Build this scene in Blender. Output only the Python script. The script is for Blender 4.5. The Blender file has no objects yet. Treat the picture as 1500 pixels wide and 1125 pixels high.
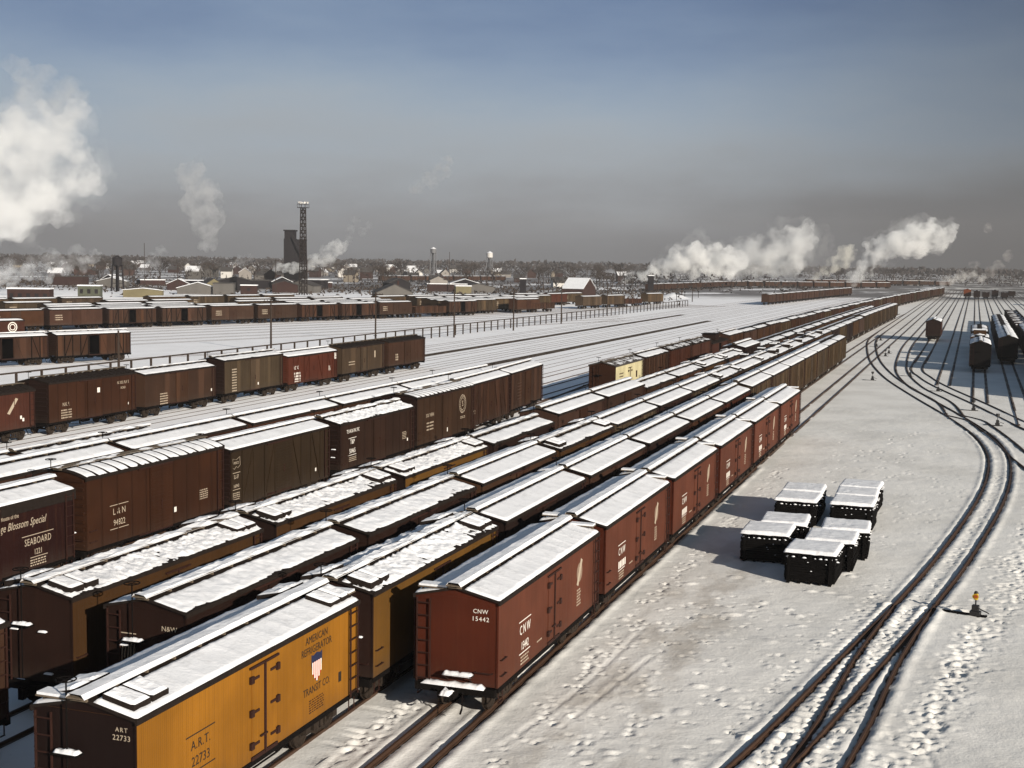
import bpy, math, random
import numpy as np
from mathutils import Vector, Matrix
random.seed(7); RNG=np.random.default_rng(11)
SC=bpy.context.scene; COL=SC.collection
PI=math.pi
# ------------------------------------------------------------------ camera
# world: x to the right across the yard, y along the tracks, z up, z=0 at the top of the rails
F,PITCH,ROLL,YAW,CAMH=1945.0,.0925,.0153,.3334,14.17
fw=np.array([-math.sin(YAW)*math.cos(PITCH),math.cos(YAW)*math.cos(PITCH),-math.sin(PITCH)])
r0=np.array([math.cos(YAW),math.sin(YAW),0.]); u0=np.cross(r0,fw)
RR=math.cos(ROLL)*r0+math.sin(ROLL)*u0; UU=-math.sin(ROLL)*r0+math.cos(ROLL)*u0
cam=bpy.data.cameras.new('camera'); cam.sensor_width=36; cam.lens=36*F/1500
cam.clip_start=.5; cam.clip_end=20000
co=bpy.data.objects.new('camera',cam); COL.objects.link(co)
co.matrix_world=Matrix(((RR[0],UU[0],-fw[0],0),(RR[1],UU[1],-fw[1],0),(RR[2],UU[2],-fw[2],CAMH),(0,0,0,1)))
SC.camera=co
def ray(px,py):
    return fw*F+RR*(px-750)+UU*(562.5-py)
def G(px,py,z=0.):           # where the line of sight of a photo point meets the level z
    d=ray(px,py); t=(z-CAMH)/d[2]; return (d[0]*t,d[1]*t)
def AT(px,py,dist):          # point at a given distance
    d=ray(px,py)/F; return np.array([0,0,CAMH])+d*dist
# ------------------------------------------------------------------ node helpers
def new_mat(name):
    m=bpy.data.materials.new(name); m.use_nodes=True
    nt=m.node_tree
    for n in list(nt.nodes): nt.nodes.remove(n)
    out=nt.nodes.new('ShaderNodeOutputMaterial'); return m,nt,out
class NT:
    def __init__(s,nt): s.nt=nt
    def n(s,t,**k):
        x=s.nt.nodes.new('ShaderNode'+t)
        for a,b in k.items(): setattr(x,a,b)
        return x
    def l(s,a,b): s.nt.links.new(a,b)
    def set(s,sock,v):
        if isinstance(v,bpy.types.NodeSocket): s.l(v,sock)
        else: sock.default_value=v
    def math(s,op,a,b=0.,c=0.):
        x=s.n('Math',operation=op); s.set(x.inputs[0],a); s.set(x.inputs[1],b)
        if op in('MULTIPLY_ADD','COMPARE','WRAP'): s.set(x.inputs[2],c)
        return x.outputs[0]
    def noise(s,vec,scale,detail=3.,rough=.55,out='Fac'):
        x=s.n('TexNoise'); s.l(vec,x.inputs['Vector']); x.inputs['Scale'].default_value=scale
        x.inputs['Detail'].default_value=detail; x.inputs['Roughness'].default_value=rough; return x.outputs[out]
    def mapping(s,vec,scale=(1,1,1),loc=(0,0,0)):
        x=s.n('Mapping'); s.l(vec,x.inputs['Vector']); x.inputs['Scale'].default_value=scale; x.inputs['Location'].default_value=loc; return x.outputs[0]
    def mix(s,f,a,b,blend='MIX'):
        x=s.n('Mix',data_type='RGBA',blend_type=blend); s.set(x.inputs[0],f)
        s.set(x.inputs[6],a if isinstance(a,bpy.types.NodeSocket) else (*a,1)); s.set(x.inputs[7],b if isinstance(b,bpy.types.NodeSocket) else (*b,1)); return x.outputs[2]
    def ramp(s,f,a,b):    # smooth 0..1 between a and b
        x=s.n('MapRange',interpolation_type='SMOOTHSTEP'); s.set(x.inputs[0],f); x.inputs[1].default_value=a; x.inputs[2].default_value=b; return x.outputs[0]
    def bump(s,h,strength=.5,dist=.02):
        x=s.n('Bump'); s.l(h,x.inputs['Height']); x.inputs['Strength'].default_value=strength; x.inputs['Distance'].default_value=dist; return x.outputs[0]
    def bsdf(s,col,rough=.7,spec=.3,normal=None,metal=0.):
        x=s.n('BsdfPrincipled'); s.set(x.inputs['Base Color'],col if isinstance(col,bpy.types.NodeSocket) else (*col,1))
        s.set(x.inputs['Roughness'],rough); x.inputs['Specular IOR Level'].default_value=spec; x.inputs['Metallic'].default_value=metal
        if normal is not None: s.l(normal,x.inputs['Normal'])
        return x.outputs[0]
def plain(name,col,rough=.75,spec=.12,var=.25,scale=4.,coord='Object'):
    m,nt,out=new_mat(name); N=NT(nt)
    tc=N.n('TexCoord').outputs[coord]
    f=N.noise(tc,scale,4.)
    c=N.mix(f,tuple(v*(1-var) for v in col),tuple(min(1,v*(1+var)) for v in col))
    N.l(N.bsdf(c,rough,spec,N.bump(f,.25,.01)),out.inputs['Surface']); return m
def paint(name,col,board=.083,wear=.35,rust=(.07,.03,.015),dirt=.5,rough=.78,varying=0.,patch=0.):
    """painted wooden or steel side: board seams run up the side, grime streaks run down it, dirt gathers near the sill"""
    m,nt,out=new_mat(name); N=NT(nt)
    tc=N.n('TexCoord').outputs['Object']; xyz=N.n('SeparateXYZ'); N.l(tc,xyz.inputs[0])
    oi=N.n('ObjectInfo').outputs['Random']
    off=N.n('CombineXYZ'); N.l(N.math('MULTIPLY',oi,57.),off.inputs[1])
    va=N.n('VectorMath',operation='ADD'); N.l(tc,va.inputs[0]); N.l(off.outputs[0],va.inputs[1]); v=va.outputs[0]
    streak=N.noise(N.mapping(v,(3,3,.25)),1.6,5.,.6)
    blot=N.noise(v,.45,3.)
    c=N.mix(N.ramp(blot,.3,.75),tuple(x*.82 for x in col),tuple(min(1,x*1.15) for x in col))
    # per-board tint
    s=N.math('FLOOR',N.math('DIVIDE',N.math('ADD',xyz.outputs[1],N.math('MULTIPLY',xyz.outputs[0],1.)),board))
    wn=N.n('TexWhiteNoise',noise_dimensions='1D'); N.l(s,wn.inputs['W'])
    c=N.mix(N.math('MULTIPLY',wn.outputs['Value'],.28),c,tuple(x*.6 for x in col))
    c=N.mix(N.math('MULTIPLY',N.ramp(streak,.52,.8),wear),c,rust)
    if patch:
        pn=N.noise(N.mapping(v,(.0,.55,.02)),1.,1.)
        c=N.mix(N.math('MULTIPLY',N.ramp(pn,.54,.58),patch),c,tuple(x*1.7 for x in col))
    low=N.math('MULTIPLY',N.ramp(N.math('ADD',xyz.outputs[2],N.math('MULTIPLY',streak,1.2)),2.35,1.2),dirt)
    c=N.mix(low,c,(.035,.026,.02))
    if varying:
        hs=N.n('HueSaturation'); N.l(c,hs.inputs['Color'])
        N.l(N.math('MULTIPLY_ADD',oi,.02*varying,.5-.008*varying),hs.inputs['Hue'])
        r2=N.math('FRACT',N.math('MULTIPLY',oi,13.7)); r3=N.math('FRACT',N.math('MULTIPLY',oi,37.1))
        N.l(N.math('MULTIPLY_ADD',r2,.4*varying,1-.25*varying),hs.inputs['Saturation'])
        N.l(N.math('MULTIPLY_ADD',r3,.9*varying,1-.45*varying),hs.inputs['Value']); c=hs.outputs[0]
    # seams
    fr=N.math('FRACT',N.math('DIVIDE',xyz.outputs[1],board)); seam=N.ramp(N.math('ABSOLUTE',N.math('SUBTRACT',fr,.5)),.36,.5)
    h=N.math('SUBTRACT',N.math('MULTIPLY',streak,.3),seam)
    c=N.mix(N.math('MULTIPLY',seam,.35),c,tuple(x*.35 for x in col))
    rg=N.math('MULTIPLY_ADD',streak,.3,rough-.15)
    N.l(N.bsdf(c,rg,.1,N.bump(h,.6,.008)),out.inputs['Surface']); return m
def snowmat(name,col=(.84,.85,.87),dirty=0.,scale=9.,bump=.5):
    m,nt,out=new_mat(name); N=NT(nt); tc=N.n('TexCoord').outputs['Object']
    oi=N.n('ObjectInfo').outputs['Random']; off=N.n('CombineXYZ'); N.l(N.math('MULTIPLY',oi,91.),off.inputs[1])
    va=N.n('VectorMath',operation='ADD'); N.l(tc,va.inputs[0]); N.l(off.outputs[0],va.inputs[1]); v=va.outputs[0]
    a=N.noise(v,scale,5.,.6); b=N.noise(v,.8,3.)
    c=N.mix(N.ramp(b,.35,.8),col,tuple(x*.9 for x in col))
    if dirty:
        d=N.noise(v,2.3,6.,.7); c=N.mix(N.math('MULTIPLY',N.ramp(d,.5,.72),dirty),c,(.12,.1,.085))
    N.l(N.bsdf(c,.55,.25,N.bump(a,bump,.03)),out.inputs['Surface']); return m
M={}
M['cnw']=paint('boxcar_red_boards',(0.0869,0.0279,0.0155),wear=.45,dirt=.35)
M['cnw_end']=paint('boxcar_red_end',(0.0528,0.0112,0.0048),wear=.3,dirt=.35)
M['art']=paint('orange_yellow_boards',(.215,.088,.0085),wear=.3,rust=(.13,.05,.006),dirt=.3)
M['art_end']=paint('black_brown_end',(0.0088,0.0040,0.0032),wear=.2,dirt=.2,rust=(.02,.01,.006))
M['fge']=paint('dull_yellow_boards',(.100,.047,.009),wear=.4,dirt=.6)
M['orange']=paint('weathered_orange_boards',(.042,.019,.006),wear=.6,dirt=.7,rust=(.04,.018,.008))
M['tan']=paint('weathered_tan_boards',(0.0449,0.0286,0.0156),wear=.6,dirt=.5,varying=.5,patch=.6,rust=(.022,.014,.009))
M['brown']=paint('weathered_brown_boards',(0.0354,0.0156,0.0082),wear=.4,dirt=.6,varying=.6,rust=(.03,.015,.009))
M['dark']=paint('dark_brown_boards',(0.0136,0.0061,0.0041),wear=.3,dirt=.4,varying=.3,rust=(.03,.014,.008))
M['red']=paint('oxide_red_steel',(0.0433,0.0138,0.0072),board=.4,wear=.35,dirt=.4,varying=.4,rust=(.035,.016,.009))
M['ln']=paint('dark_oxide_steel',(0.0300,0.0109,0.0046),board=1.15,wear=.35,dirt=.35,rust=(.03,.013,.006))
M['patchy']=paint('patched_rust_boards',(0.0341,0.0151,0.0079),board=.12,wear=.45,dirt=.5,patch=.75,varying=.3,rust=(.03,.015,.008))
M['tp']=paint('dark_brown_steel_side',(0.0216,0.0102,0.0060),board=1.1,wear=.25,dirt=.35,rust=(.025,.013,.008))
M['frisco']=paint('brown_grey_boards',(0.0240,0.0144,0.0072),wear=.4,dirt=.5,rust=(.025,.015,.008))
M['southern']=paint('brown_steel',(0.0300,0.0150,0.0078),board=1.1,wear=.25,dirt=.3)
M['seaboard']=paint('maroon_boards',(0.0157,0.0045,0.0034),wear=.3,dirt=.5)
M['reading']=paint('bright_oxide_red',(0.0578,0.0150,0.0075),wear=.25,dirt=.3)
M['cream']=paint('cream_boards',(0.4960,0.4400,0.2640),wear=.3,dirt=.35)
M['orangecab']=paint('caboose_orange',(.13,.035,.012),wear=.2,dirt=.3)
M['green']=paint('dull_green_boards',(0.0768,0.0816,0.0576),wear=.3,dirt=.3)
M['yellowfar']=paint('pale_yellow_boards',(0.4400,0.3360,0.1040),wear=.3,dirt=.3)
M['black']=plain('sooty_black_iron',(.005,.004,.0036),.85,.04,.4,8.)
M['hard']=plain('brown_black_iron',(.025,.010,.007),.7,.12,.4,8.)
M['steel']=plain('grimy_brown_truck_iron',(.022,.016,.012),.8,.1,.5,6.)
M['rust']=plain('rail_rust',(.045,.023,.013),.6,.3,.4,3.)
M['roof']=plain('dark_tarred_roof',(.015,.011,.009),.9,.06,.4,5.)
M['roofm']=plain('grey_galvanised_roof',(.055,.047,.042),.6,.3,.4,3.)
M['wood']=plain('grey_weathered_planks',(.11,.085,.06),.85,.15,.4,7.)
M['tie']=plain('creosoted_timber',(.004,.0035,.0033),.9,.03,.6,6.)
M['post']=plain('dark_post_timber',(.035,.025,.019),.9,.08,.4,6.)
M['snow']=snowmat('roof_snow',(.73,.735,.75),.22,9.,.6)
M['snow2']=snowmat('crusted_roof_snow',(.68,.68,.69),.25,14.,.9)
M['white']=plain('white_lettering_paint',(.62,.58,.52),.7,.2,.2,20.)
M['dimwhite']=plain('faded_white_lettering',(.33,.27,.2),.7,.2,.35,20.)
M['faded']=plain('faded_grey_lettering',(.20,.14,.10),.7,.1,.35,20.)
M['blackpaint']=plain('black_lettering_paint',(.02,.014,.01),.6,.2,.3,20.)
M['bluepaint']=plain('dark_blue_shield_paint',(.015,.018,.045),.6,.2,.2,10.)
M['redpaint']=plain('red_stripe_paint',(.35,.02,.02),.6,.2,.2,10.)
M['shieldwhite']=plain('shield_white_paint',(.7,.66,.58),.6,.2,.1,10.)
# ------------------------------------------------------------------ mesh builder
class MB:
    def __init__(s): s.v=[]; s.f=[]; s.m=[]
    def add(s,vs,fs,m=0):
        b=len(s.v); s.v.extend(vs)
        for f in fs: s.f.append(tuple(i+b for i in f)); s.m.append(m)
    def box(s,x0,x1,y0,y1,z0,z1,m=0):
        s.add([(x0,y0,z0),(x1,y0,z0),(x1,y1,z0),(x0,y1,z0),(x0,y0,z1),(x1,y0,z1),(x1,y1,z1),(x0,y1,z1)],
              [(0,3,2,1),(4,5,6,7),(0,1,5,4),(1,2,6,5),(2,3,7,6),(3,0,4,7)],m)
    def prism(s,prof,y0,y1,m=0,capm=None):       # closed (x,z) outline, counter-clockwise seen from -y
        n=len(prof); vs=[(x,y0,z) for x,z in prof]+[(x,y1,z) for x,z in prof]
        s.add(vs,[(i,(i+1)%n,n+(i+1)%n,n+i) for i in range(n)],m)
        c=m if capm is None else capm
        s.add(vs,[tuple(range(n))[::-1],tuple(range(n,2*n))],c)
        # outward: caps
    def bar(s,p,q,w,h,m=0,up=(0,0,1)):
        p=Vector(p);q=Vector(q);d=(q-p).normalized(); u=Vector(up)
        if abs(d.dot(u))>.95: u=Vector((1,0,0))
        a=d.cross(u).normalized()*w/2; b=a.cross(d).normalized()*h/2
        vs=[tuple(c+sa*a+sb*b) for c in(p,q) for sa,sb in((-1,-1),(1,-1),(1,1),(-1,1))]
        s.add(vs,[(0,1,2,3),(7,6,5,4),(0,4,5,1),(1,5,6,2),(2,6,7,3),(3,7,4,0)],m)
    def cyl(s,p,q,r,n=10,m=0,r2=None):
        p=Vector(p);q=Vector(q);d=(q-p).normalized(); u=Vector((0,0,1)) if abs(d.z)<.9 else Vector((1,0,0))
        a=d.cross(u).normalized(); b=d.cross(a).normalized(); r2=r if r2 is None else r2
        vs=[tuple(p+r*(math.cos(t)*a+math.sin(t)*b)) for t in(2*PI*i/n for i in range(n))]+[tuple(q+r2*(math.cos(t)*a+math.sin(t)*b)) for t in(2*PI*i/n for i in range(n))]
        s.add(vs,[(i,(i+1)%n,n+(i+1)%n,n+i) for i in range(n)]+[tuple(range(n))[::-1],tuple(range(n,2*n))],m)
    def ring(s,c,ax,R,r,n=16,k=5,m=0):
        c=Vector(c);d=Vector(ax).normalized();u=Vector((0,0,1)) if abs(d.z)<.9 else Vector((1,0,0))
        a=d.cross(u).normalized();b=d.cross(a).normalized();vs=[]
        for i in range(n):
            t=2*PI*i/n; o=math.cos(t)*a+math.sin(t)*b
            for j in range(k):
                g=2*PI*j/k; vs.append(tuple(c+o*(R+r*math.cos(g))+d*r*math.sin(g)))
        s.add(vs,[(i*k+j,((i+1)%n)*k+j,((i+1)%n)*k+(j+1)%k,i*k+(j+1)%k) for i in range(n) for j in range(k)],m)
    def grid(s,P,m=0):       # P: (nu,nv,3) array
        nu,nv,_=P.shape; s.add([tuple(p) for p in P.reshape(-1,3)],[(i*nv+j,(i+1)*nv+j,(i+1)*nv+j+1,i*nv+j+1) for i in range(nu-1) for j in range(nv-1)],m)
    def mesh(s,name,smooth=False,fix=True):
        me=bpy.data.meshes.new(name); me.from_pydata(s.v,[],s.f); me.polygons.foreach_set('material_index',s.m)
        if smooth: me.polygons.foreach_set('use_smooth',[True]*len(s.f))
        me.update()
        if fix:
            import bmesh
            bm=bmesh.new(); bm.from_mesh(me); bmesh.ops.recalc_face_normals(bm,faces=bm.faces); bm.to_mesh(me); bm.free()
        return me
def obj(name,me,mats,parent=None):
    o=bpy.data.objects.new(name,me); COL.objects.link(o)
    while len(me.materials)<len(mats): me.materials.append(None)
    for i,m in enumerate(mats):
        o.material_slots[i].link='OBJECT'; o.material_slots[i].material=m
    if parent is not None: o.parent=parent
    return o
def empty(name,loc,rz=0.):
    o=bpy.data.objects.new(name,None); COL.objects.link(o); o.location=loc; o.rotation_euler=(0,0,rz); o.empty_display_size=.5; return o
def tag(o,label=None,cat=None,group=None,kind=None):
    for k,v in(('label',label),('category',cat),('group',group),('kind',kind)):
        if v: o[k]=v
    return o
def vnoise(x,y,seed=0):      # smooth value noise on arrays
    r=np.random.default_rng(seed).random((256,256)); xi=np.floor(x).astype(int); yi=np.floor(y).astype(int)
    fx=x-xi; fy=y-yi; fx=fx*fx*(3-2*fx); fy=fy*fy*(3-2*fy)
    g=lambda a,b: r[a%256,b%256]
    return (g(xi,yi)*(1-fx)+g(xi+1,yi)*fx)*(1-fy)+(g(xi,yi+1)*(1-fx)+g(xi+1,yi+1)*fx)*fy-.5
def fbm(x,y,seed=0,o=4):
    s=0;a=1.
    for k in range(o): s=s+a*vnoise(x*2**k,y*2**k,seed+k); a*=.5
    return s
# ------------------------------------------------------------------ railway cars
# car frame: x across (+x = the sunlit side towards the open yard), y along the car (-y = the end facing the viewer), z=0 rail top
TEXTS={}
def text_mesh(s,size,shear=0.,space=1.):
    k=(s,size,shear,space)
    if k not in TEXTS:
        cu=bpy.data.curves.new('lettering','FONT'); cu.body=s; cu.size=size; cu.align_x='CENTER'; cu.align_y='CENTER'; cu.shear=shear; cu.space_character=space; cu.resolution_u=2; cu.extrude=.002
        o=bpy.data.objects.new('lettering_source',cu); COL.objects.link(o)
        dg=bpy.context.evaluated_depsgraph_get(); me=bpy.data.meshes.new_from_object(o.evaluated_get(dg)); me.name='lettering'
        bpy.data.objects.remove(o); TEXTS[k]=me
    return TEXTS[k]
def letter(car,s,y,z,size,mat,x,shear=0.,space=1.,face='side',sx=1.):
    o=obj('lettering',text_mesh(s,size,shear,space),[mat],car)
    if face=='side': o.location=(x+.006,y,z); o.rotation_euler=(PI/2,0,PI/2)
    else: o.location=(y,x-.006,z); o.rotation_euler=(PI/2,0,0)
    o.scale=(sx,1,1)
    return o
def marks(car,lst,mat,x,name='lettering',face='side'):
    """painted rules and illegible small data lines: (y0,y1,z0,z1) rectangles"""
    if name=='stripe' and len(lst)>1:
        for q in lst: o=marks(car,[q],mat,x,name,face)
        return o
    mb=MB()
    for a,b,c,d in lst:
        if face=='side': mb.box(x,x+.006,a,b,c,d)
        else: mb.box(a,b,x-.006,x,c,d)
    return obj(name,mb.mesh(name),[mat],car)
def data_lines(y0,z0,n=4,w=.5,h=.05,gap=.11):
    out=[]
    for i in range(n):
        y=y0
        while y<y0+w-.05:
            q=random.choice((.07,.1,.14)); out.append((y,min(y+q,y0+w),z0-i*gap-h,z0-i*gap)); y+=q+.05
    return out
SPEC=dict(L=11.32,W=2.77,zs=1.0,ze=3.75,zr=4.08,side='boards',door='reefer',hatch=False,snow='smooth',lod=0,ladder=True,brake='staff',run=True,rooft='gable',fascia=.13,corner=False,dh=2.36)
MESH={}
def cached(key,fn):
    if key not in MESH: MESH[key]=fn()
    return MESH[key]
def roof_z(s,x):
    W=s['W']/2+.07
    if s['rooft']=='arch': return s['ze']+(s['zr']-s['ze'])*max(0,1-(x/W)**2)
    return s['zr']-(s['zr']-s['ze'])*abs(x)/W
def body_mesh(s):
    mb=MB(); L,W,zs,ze=s['L'],s['W'],s['zs'],s['ze']; h=W/2; l=L/2
    def block(y0,y1,x0=-h):
        b=len(mb.f); mb.box(x0,h,y0,y1,zs,ze)
        mb.m[b+2]=1; mb.m[b+4]=1
    if s['door']=='open':
        block(-l,-.8); block(.8,l); mb.box(-h,-h+.1,-.8,.8,zs,ze,2); mb.box(-h+.1,h,-.8,.8,zs,zs+.1,2)
        mb.box(-h+.1,h-.05,-.803,-.798,zs+.1,ze-.02,2); mb.box(-h+.1,h-.05,.798,.803,zs+.1,ze-.02,2)
    else: block(-l,l)
    # gable infill of the ends
    xs=[h-.02-(W-.04)*i/6 for i in range(7)]
    for y in(-l+.004,l-.064): mb.prism([(-h+.02,ze+.001),(h-.02,ze+.001)]+[(x,max(ze+.004,roof_z(s,x)-.075)) for x in xs],y,y+.06,1)
    # sills
    for sx in(-1,1): mb.box(sx*h-.05 if sx>0 else -h-.012,h+.012 if sx>0 else -h+.05,-l+.01,l-.01,zs-.16,zs-.002,2)
    if s['side']=='steel':
        k=int(round(L/1.13)); 
        for i in range(1,k):
            y=-l+L*i/k
            if s['door']!='none' and abs(y)<1.0: continue
            for sx in(-1,1): mb.box(sx*h if sx>0 else -h-.012,h+.012 if sx>0 else -h,y-.035,y+.035,zs+.02,ze-.02,0)
        for y,d in((-l,-1),(l,1)):
            nb=9
            for i in range(nb):
                z=zs+.2+(ze-zs-.35)*i/(nb-1)
                mb.bar((-h+.15,y+d*.03,z),(h-.15,y+d*.03,z),.06,.13,1,up=(0,0,1))
    elif s['side'] in('brace','braceN'):
        ys=[-l+.05,-l+1.15,-l+2.35,-l+3.55,-.95,.95,l-3.55,l-2.35,l-1.15,l-.05]
        for y in ys:
            for sx in(-1,1): mb.box(sx*h if sx>0 else -h-.07,h+.07 if sx>0 else -h,y-.05,y+.05,zs-.1,ze-.03,2)
        dg=[(ys[1],ys[2],0),(ys[2],ys[3],0),(ys[3],ys[4],0),(ys[5],ys[6],1),(ys[6],ys[7],1),(ys[7],ys[8],1)]
        if s['side']=='brace': dg=[dg[0],dg[2],dg[3],dg[5]]
        for a,b,t in dg:
            for sx in(-1,1):
                p=(sx*(h+.03),a+.06,zs if t==0 else ze-.06); q=(sx*(h+.03),b-.06,ze-.06 if t==0 else zs)
                mb.bar(p,q,.05,.1,2,up=(1,0,0))
        for y,d in((-l,-1),(l,1)):
            for i in range(12):
                z=zs+.12+(ze-zs-.2)*i/11
                mb.box(-h+.06,h-.06,min(y,y+d*.05),max(y,y+d*.05),z-.055,z+.055,1)
    else:
        for y,d in((-l,-1),(l,1)):
            for sx in(-1,1): mb.box(sx*h-.06 if sx>0 else -h,h if sx>0 else -h+.06,min(y,y+d*.02),max(y,y+d*.02),zs,ze-.02,1)
    return mb.mesh('body')
def roof_mesh(s):
    mb=MB(); l=s['L']/2+.09; W=s['W']/2+.07; n=9 if s['rooft']=='arch' else 3
    xs=[-W+2*W*i/(n-1) for i in range(n)]
    f=s['ze']-s['fascia']; xi=[-W+.06+2*(W-.06)*i/(n-1) for i in range(n)]
    prof=[(W,f)]+[(x,roof_z(s,x)) for x in xs[::-1]]+[(-W,f),(-W+.06,f)]+[(x,roof_z(s,x)-.07) for x in xi]+[(W-.06,f)]
    mb.prism(prof,-l,l,0)
    if s['lod']<2 and s['snow'] in('striped','thin','bare'):
        k=int(round(2*l/.84))
        for i in range(k+1):
            y=-l+.04+(2*l-.08)*i/k
            for a,b in zip(xs[:-1],xs[1:]):
                mb.bar((a,y,roof_z(s,a)+.012),(b,y,roof_z(s,b)+.012),.07,.06,0)
    return mb.mesh('roof')
def snow_mesh(s,seed=0):
    mb=MB(); l=s['L']/2+.07; W=s['W']/2+.05; st=s['snow']; lod=s['lod']
    nu,nv={0:(130,16),1:(60,9),2:(16,4)}[lod]
    if st=='ragged' and lod==0: nu,nv=(220,24)
    for sx in(-1,1):
        x=np.linspace(.24 if s['run'] else 0,W,nv); y=np.linspace(-l,l,nu); Y,X=np.meshgrid(y,x,indexing='ij')
        base=np.vectorize(lambda t:roof_z(s,t))(X)
        e=np.minimum(np.minimum((X-x[0])/.06,(W-X)/.07),np.minimum((Y+l)/.1,(l-Y)/.1)); e=np.clip(e,0,1)**.5
        sd=seed*17+(3 if sx>0 else 5)
        n1=fbm(X*.8+sd,Y*.8,sd); n2=fbm(X*5+sd,Y*5,sd+40,3)
        if st=='smooth': t=.075+.03*n1+.008*n2+.014*np.exp(-(((Y+l)/(2*l)*13%1-.5)/.12)**2)*(1+n1)*(1 if seed==0 else .3)
        elif st=='ragged': t=.055+.07*n1+.10*n2*np.clip(1.1-.2*X,0,2)
        elif st=='striped':
            k=int(round(2*(l+.02)/.84)); ph=np.abs(((Y+l)/(2*l)*k+.5)%1-.5)
            t=.05+.02*n1-.10*np.clip(1-ph/(.12+.12*n1),0,1)-.10*np.clip((X-W+.22)/.2,0,1)*(n2+.5)
        elif st=='thin': t=.01+.06*n1+.07*n2
        else: t=.04+.05*n1+.04*n2
        if st in('ragged','mixed','thin'): t=t-.06*np.clip((X-W+.2)/.2,0,1)*(vnoise(Y*2.2,X*0+sd,sd)+.6)
        T=np.where(e<=0,-.03,t*e-(1-e)*.01)
        P=np.stack([sx*X,Y,base+T],-1)
        if sx<0: P=P[:,::-1]
        mb.grid(P)
    return mb.mesh('roof_snow',smooth=True)
def run_mesh(s,seed=0):
    mb=MB(); l=s['L']/2+.35; z=s['zr']+.10
    for i in(-1,0,1): mb.box(i*.17-.075,i*.17+.075,-l,l,z-.03,z,0)
    k=10
    for i in range(k+1):
        y=-l+.15+(2*l-.3)*i/k; mb.box(-.22,.22,y-.03,y+.03,z-.115,z-.032,0)
    if s['snow'] not in('bare',):
        nu,nv=(90,7) if s['lod']==0 else (30,5)
        x=np.linspace(-.26,.26,nv); y=np.linspace(-l-.01,l+.01,nu); Y,X=np.meshgrid(y,x,indexing='ij'); e=np.clip(np.minimum((.26-np.abs(X))/.07,1),0,1)**.5
        amp={'smooth':(.085,.03),'ragged':(.05,.12),'striped':(.0,.09),'thin':(.0,.1),'mixed':(.05,.09)}[s['snow']]
        t=amp[0]+amp[1]*fbm(X*3+seed,Y*1.3,seed+7); P=np.stack([X,Y,z+np.where(e<=0,-.02,t*e)],-1); mb.grid(P,1)
    # corner running boards at opposite corners
    if s['corner']:
        for sx,sy in((-1,-1),(1,1)):
            y0=sy*(s['L']/2-.12); zz=s['ze']+.24
            mb.box(min(sx*.3,sx*1.28),max(sx*.3,sx*1.28),y0-.22,y0+.22,zz,zz+.035,0)
            if s['snow'] not in('bare','thin'): mb.box(min(sx*.32,sx*1.26),max(sx*.32,sx*1.26),y0-.2,y0+.2,zz+.038,zz+.1,1)
            for xx in(.4,.8,1.2): mb.box(sx*xx-.03,sx*xx+.03,y0-.03,y0+.03,s['ze']-.05,zz-.002,0)
    return mb.mesh('running_board')
def door_mesh(s):
    mb=MB(); h=s['W']/2; zs,ze=s['zs'],s['ze']
    for sx in(1,):
        def bx(a,b,y0,y1,z0,z1,m): mb.box(sx*a if sx>0 else -b,sx*b if sx>0 else -a,y0,y1,z0,z1,m)
        if s['door']=='reefer':
            q=s['dh']; bx(h,h+.03,-.64,-.01,zs+.12,zs+q,0); bx(h,h+.03,.01,.64,zs+.12,zs+q,0)
            bx(h+.031,h+.075,-.035,.035,zs+.05,zs+q+.07,1); bx(h+.01,h+.06,-.75,.75,zs+q+.03,zs+q+.09,1)
            bx(h+.001,h+.05,-.68,.68,zs+.0,zs+.1,1)
            for d in(-1,1):
                for z in(.42,q*.53,q-.25):
                    bx(h+.031,h+.06,min(d*.3,d*.74),max(d*.3,d*.74),zs+z-.035,zs+z+.035,1)
                    bx(h+.02,h+.085,min(d*.6,d*.76),max(d*.6,d*.76),zs+z-.1,zs+z+.09,1)
            bx(h+.076,h+.11,-.3,.04,zs+.55,zs+.6,1)
        elif s['door'] in('wood','ribbed'):
            w=.95 if s['door']=='wood' else .92
            bx(h+.03,h+.08,-w,w,zs+.02,ze-.2,0)
            bx(h+.01,h+.1,-w-.95,w+.02,ze-.19,ze-.12,1); bx(h+.01,h+.07,-w-.9,w+.02,zs-.06,zs+.015,1)
            if s['door']=='ribbed':
                for i in range(16):
                    z=zs+.15+(ze-zs-.5)*i/15; bx(h+.081,h+.105,-w+.06,w-.06,z-.045,z+.045,0)
            else:
                for y in(-w+.06,w-.06): bx(h+.081,h+.1,y-.05,y+.05,zs+.05,ze-.22,0)
                bx(h+.081,h+.1,-w+.12,w-.12,zs+1.2,zs+1.3,0)
            bx(h+.082,h+.12,-.06,.0,zs+1.0,zs+1.45,1)
        elif s['door']=='open':
            bx(h+.03,h+.08,.85,2.5,zs+.02,ze-.2,0); bx(h+.01,h+.1,-1.,2.6,ze-.19,ze-.12,1); bx(h+.01,h+.07,-1.,2.6,zs-.06,zs+.015,1)
    return mb.mesh('door')
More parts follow.
